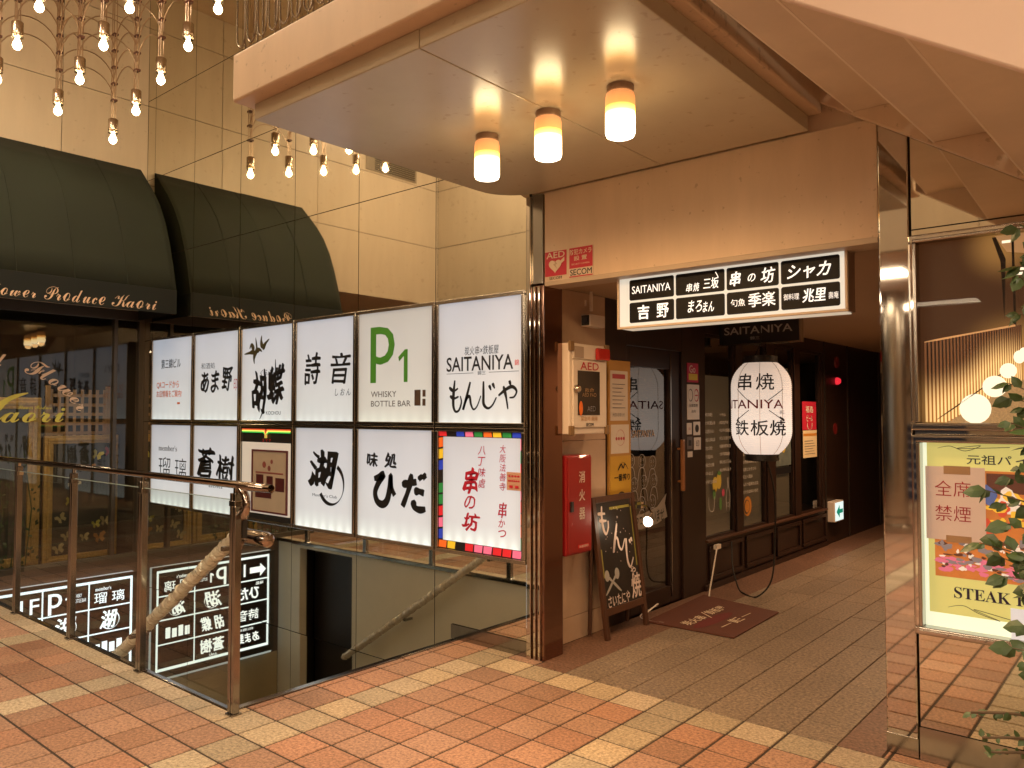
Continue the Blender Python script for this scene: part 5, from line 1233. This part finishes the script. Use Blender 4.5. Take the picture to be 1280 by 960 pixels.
slat_lo = M('photo_slat_dark', (.012, .005, .003), .6)
slat_gap = M('photo_slat_gap', (.012, .005, .003), .6)
GS = [(-.70 + ox_, 1.60 + oz_, .26, 1.0), (-.61 + ox_, 1.71 + oz_, .2, .8), (-.55 + ox_, 1.80 + oz_, .18, .8), (-.86 + ox_, 1.58 + oz_, .25, .5)]
def glow_col(m, spots, col, lo, k):
    glow_print(m, spots, col, k)
    for n_ in m.node_tree.nodes:
        if n_.bl_idname == 'ShaderNodeMix': n_.inputs[6].default_value = (*lo, 1)
glow_col(slat_hi, GS, (1.0, .60, .22), (.13, .042, .012), 1.25)
glow_col(slat_gap, GS, (.75, .26, .045), (.02, .006, .002), .6)
bh, bl = B(), B()
def rail_z(x): return 1.925 + (x + .872) * .145
def floor_z(x): return 1.555 + (x + .80) * .62
x = -.878
while x < -.50:
    wv = .0165 - .010 * (x + .88) / .4
    zb = max(z0 + .003, floor_z(x)); 
    if zb < rail_z(x) - .02:
        poly(bh, PU, [(x, zb), (x + wv * .55, zb), (x + wv * .55, rail_z(x)), (x, rail_z(x))], .0012)
        poly(bl, PU, [(x + wv * .55, zb), (x + wv, zb), (x + wv, rail_z(x)), (x + wv * .55, rail_z(x))], .0012)
    x += wv
bh.build('slat_light', slat_hi, t); bl.build('slat_dark', slat_gap, t)
b = B(); stroke(b, PU, (0, 0, 1, 1), [(-.878, 1.925), (-.7, 1.951), (-.52, 1.977)], .008, 1); b.build('rail_line', M('photo_rail', (.4, .2, .08), .4, emit=(.8, .42, .16), es=.5), t)
b = B(); poly(b, PU, [(-.80, z0), (-.50, 1.74), (-.3, 1.8), (-.3, z0)], .0008); b.build('gravel', M('photo_gravel', (.3, .2, .1), .5, var=.6, scale=120, emit=(.42, .26, .11), es=.5), t)
b = B(); stroke(b, PU, (0, 0, 1, 1), [(-.83, 1.57), (-.66, 1.70), (-.53, 1.81)], .005, 1); b.build('foot_rail', slat_lo, t)
gl = M('photo_globe', (.3, .25, .2), .4, emit=(1, .88, .62), es=1.1); b = B()
disc(b, PU, -.678, 1.618, .062, .066); disc(b, PU, -.602, 1.715, .047, .047); disc(b, PU, -.55, 1.782, .032, .033); disc(b, PU, -.508, 1.84, .022, .028); disc(b, PU, -.492, 1.86, .016, .02); b.build('globe', gl, t)
b = B(); poly(b, PU, [(-.60, 2.37), (-.585, 2.37), (-.55, 2.27), (-.56, 2.0), (-.57, 2.26)], .001); poly(b, PU, [(-.528, 2.37), (-.518, 2.37), (-.516, 1.80), (-.524, 1.80)], .001); b.build('dark_post', slat_lo, t)
b = B(); poly(b, PU, [(-.59, 2.375), (-.3, 2.375), (-.3, 2.25), (-.545, 2.30)], .0007); b.build('ceiling_patch', M('photo_tan', (.3, .16, .07), .4, emit=(.55, .30, .12), es=.5), t)
b = B()
for cx_, cz_ in ((-.545, 2.345), (-.50, 2.22), (-.50, 2.20)): rect(b, PU, cx_ - .018, cz_ - .006, cx_ + .018, cz_ + .006)
b.build('ceiling_light', gl, t)
b = B(); b.add([(x0, -.105, z0), (x1, -.105, z0), (x1, -.105, z1), (x0, -.105, z1)], [(0, 1, 2, 3)]); b.flat = True; b.build('glass', glasscase, t)

# ================================================================== SHRUB
sb = thing('leafy_shrub', 'thin branched green shrub in front of the right display cases', 'shrub', (-.12, -1.6, 0))
def px(x, y, yy): # branch tips given on the shrub's own vertical plane
    return Vector((x, yy, y))
rs_ = random.Random(12)
stems = B(); leaves = B()
def leaf(p, d, size):
    d = Vector(d).normalized(); up = Vector((rs_.gauss(0, .4), rs_.gauss(-.75, .4), rs_.gauss(.7, .35))).normalized()
    w_ = d.cross(up)
    if w_.length < .1: w_ = Vector((0, 1, 0))
    w_.normalize(); nrm = w_.cross(d); L = size * rs_.uniform(.55, 1.25); wd = L * .34
    pts = [p, p + d * L * .3 + w_ * wd - nrm * L * .05, p + d * L * .65 + w_ * wd * .85 - nrm * L * .07, p + d * L - nrm * L * .12, p + d * L * .65 - w_ * wd * .85 - nrm * L * .07, p + d * L * .3 - w_ * wd - nrm * L * .05, p + d * L * .5]
    leaves.add(pts, [(0, 1, 6), (1, 2, 6), (2, 3, 6), (3, 4, 6), (4, 5, 6), (5, 0, 6)])
trunk = catmull([(-.14, -1.62, 0), (-.18, -1.6, .6), (-.2, -1.6, 1.2), (-.2, -1.58, 1.7), (-.2, -1.6, 2.2)], 12)
stems.tube(trunk, [.016 - .012 * k / (len(trunk) - 1) for k in range(len(trunk))], 7)
tips = [(-.369, 2.081), (-.348, 2.022), (-.382, 1.994), (-.359, 1.944), (-.340, 1.880), (-.370, 1.853), (-.396, 1.673), (-.408, 1.634), (-.375, 1.608), (-.383, 1.570), (-.336, 1.549), (-.362, 1.506), (-.406, 1.419), (-.378, 1.453), (-.449, 1.391), (-.413, 1.359), (-.457, 1.260), (-.421, 1.264), (-.395, 1.313), (-.433, 1.203), (-.405, 1.180), (-.373, 1.115), (-.353, 1.233), (-.341, 1.297), (-.351, 1.150), (-.334, 1.090), (-.381, 1.034), (-.398, .989), (-.360, .971), (-.332, 1.018), (-.349, .911), (-.324, .906),
        (-.33, 1.36), (-.37, 1.22), (-.33, 1.25), (-.31, 1.05), (-.31, 1.45), (-.30, 1.3)]
for (tx, tz) in tips:
    tip = Vector((tx + .062, -1.6 + rs_.uniform(-.10, .10), tz + .005)); base = min(trunk, key=lambda q: abs(q.z - (tz - .06 + rs_.uniform(-.05, .03))))
    mid = (tip + base) / 2 + Vector((0, rs_.uniform(-.03, .03), rs_.uniform(0, .03)))
    br_ = catmull([base, mid, tip], 6); stems.tube(br_, [.0034 - .0024 * k / (len(br_) - 1) for k in range(len(br_))], 5)
    for k in range(5, len(br_) - 1, 2):
        sg = 1 if k % 4 == 1 else -1
        t_ = (br_[k] - br_[k - 1]).normalized()
        leaf(br_[k], t_ * .6 + Vector((0, rs_.uniform(-.3, .3), .55 * sg + rs_.uniform(-.3, .1))), .042)
    leaf(tip, Vector((-1, rs_.uniform(-.4, .3), rs_.uniform(-.55, .1))), .046)
    leaf(tip, Vector((-.4, rs_.uniform(-.4, .3), rs_.uniform(-1.1, -.2))), .036)
for (tx, tz) in ((-.44, .795), (-.415, .735), (-.40, .70)):
    tip = Vector((tx, -1.6, tz)); base = Vector((-.19, -1.6, tz - .01)); br_ = catmull([base, (tip + base) / 2 + Vector((0, .02, .02)), tip], 8); stems.tube(br_, .004, 5)
    for k in range(8, len(br_), 1): leaf(br_[k], Vector((rs_.uniform(-1, .2), rs_.gauss(0, .7), rs_.gauss(.1, .5))), .026)
stems.build('stem', barkm, sb, smooth=True); leaves.flat = True; leaves.build('leaves', leafm, sb, smooth=False)

# ================================================================== ARCADE BEHIND (seen mirrored)
t = thing('round_column', 'round steel column with ringed base, seen mirrored in the steel pillar', 'column', (-2.9, -7.4, 0))
b = B(); b.lathe([(.20, 0), (.20, .1), (.17, .12), (.17, .2), (.15, .22), (.15, 3.25)], (-2.9, -7.4, 0), 32); b.build('shaft', steelframe, t, smooth=True)
t = thing('blue_staircase', 'blue carpeted stairs with steel rail, seen mirrored in the steel pillar', 'staircase', (-4.5, -12, 0))
b = B()
for k in range(11): b.box(-5.4, -3.2, -12.2 - .28 * k, -11.92 - .28 * k - .02, 0, .17 * (k + 1) - .03)
b.build('risers', M('blue_carpet', (.03, .045, .11), .8), t)
b = B()
for k in range(11): b.box(-5.4, -3.2, -12.2 - .28 * k, -11.9 - .28 * k, .17 * (k + 1) - .03, .17 * (k + 1))
b.build('treads', M('grey_tread', (.3, .3, .34), .6), t)
b = B(); b.tube([(-4.2, -11.8, .9), (-4.2, -14, 2.3)], .03, 8); b.build('handrail', chrome, t)
t = thing('traffic_cone', 'red traffic cone by the blue stairs, seen mirrored in the steel pillar', 'cone', (-4.0, -11.3, 0))
b = B(); b.lathe([(.14, .03), (.10, .2), (.03, .68), (.02, .7)], (-4.0, -11.3, 0), 18); b.build('body', M('cone_red', (.5, .02, .02), .5), t, smooth=True)
b = B(); b.box(-4.19, -3.81, -11.49, -11.11, 0, .03); b.build('base', M('cone_red', (.5, .02, .02), .5), t, bevel=.005)
# ceiling downlights, and lights added for the unseen arcade and atrium
def downlight(x, y, z, e, lab, col=(1, .76, .48), r=.09):
    t = thing('downlight', lab, 'downlight', (x, y, z), 'recessed ceiling downlights')
    b = B(); b.lathe([(r * 1.2, -.006), (r * 1.2, -.001), (r, -.001)], (x, y, z), 24); b.build('trim_ring', white, t)
    b = B(); b.lathe([(r * .05, -.008), (r * .95, -.008), (r * .95, -.0065)], (x, y, z), 24); b.build('lens', M('downlight_lens', (.6, .55, .5), .3, emit=(1, .85, .62), es=5), t)
    lamp_light('downlight_beam', 'AREA', (x, y, z - .012), e * DOWN, col, t, r * 2)
downlight(-9.43, -3.98, 3.30, 30, 'downlight in the side passage ceiling, mirrored above the green letter sign')
def added_panel(x, y, z, L, lab):  # added glowing panels, standing in for unseen arcade lighting
    t = thing('added_light_panel', lab, 'ceiling light', (x, y, z), 'added rectangular arcade lights')
    b = B(); b.box(x - .93, x + .93, y - .33, y - .30, z - .03, z - .001); b.box(x - .93, x + .93, y + .30, y + .33, z - .03, z - .001); b.box(x - .93, x - .90, y - .30, y + .30, z - .03, z - .001); b.box(x + .90, x + .93, y - .30, y + .30, z - .03, z - .001); b.build('frame', white, t)
    b = B(); b.box(x - .9, x + .9, y - .3, y + .3, z - .015, z - .004); b.build('diffuser', M('panel_diffuser', (.6, .6, .6), .4, emit=(1, .79, .55), es=L), t)
for x, y, w_ in ((-6.5, -5.7, 'behind the stairwell railing'), (-3.2, -5.7, 'behind the railing end post'), (-.2, -5.7, 'straight behind the camera'), (2.6, -5.7, 'right of the camera'), (-3, -9, 'deep in the arcade on the left'), (1, -9, 'deep in the arcade on the right')):
    added_panel(x, y, 3.239, 25 * DOWN, 'added unseen rectangular arcade ceiling light ' + w_)
for k, (x, y, e) in enumerate(((-2.2, 1.0, 7), (-2.2, 4.9, 44), (-1.75, 3.0, 13))):
    downlight(x, y, 2.47, e, 'corridor ceiling downlight %s' % ['added just inside the entrance beam', 'farthest along the corridor', 'added between the two other corridor downlights'][k], (1, .62, .34), .05)  # nearer two are added fill; the farthest matches the lit floor patch
for x, y, L, w_ in ((-4.2, -3.2, 52, 'above the railing end'), (1.5, -3.0, 120, 'above the overhead staircase'), (-7.0, -3.7, 34, 'above the flower shop side')):  # added overhead lights, unseen; they brighten stairwell wall and overhead stair
    t = thing('opal_ceiling_light', 'added large round opal light on the high atrium ceiling ' + w_, 'ceiling light', (x, y, 6.4))
    b = B(); b.lathe([(.47, -.05), (.48, -.03), (.48, -.001)], (x, y, 6.4), 36); b.build('rim', white, t, smooth=True)
    b = B(); b.lathe([(.02, -.085), (.2, -.08), (.38, -.066), (.46, -.051)], (x, y, 6.4), 36); b.build('diffuser', M('opal_%d' % L, (.6, .6, .6), .4, emit=(1, .79, .55), es=L), t, smooth=True)
downlight(-9.25, -1.2, 2.725, 8, 'added downlight inside the flower shop above the window display', (1, .72, .42), .06)  # added to brighten the window display, in place of unseen shop lighting
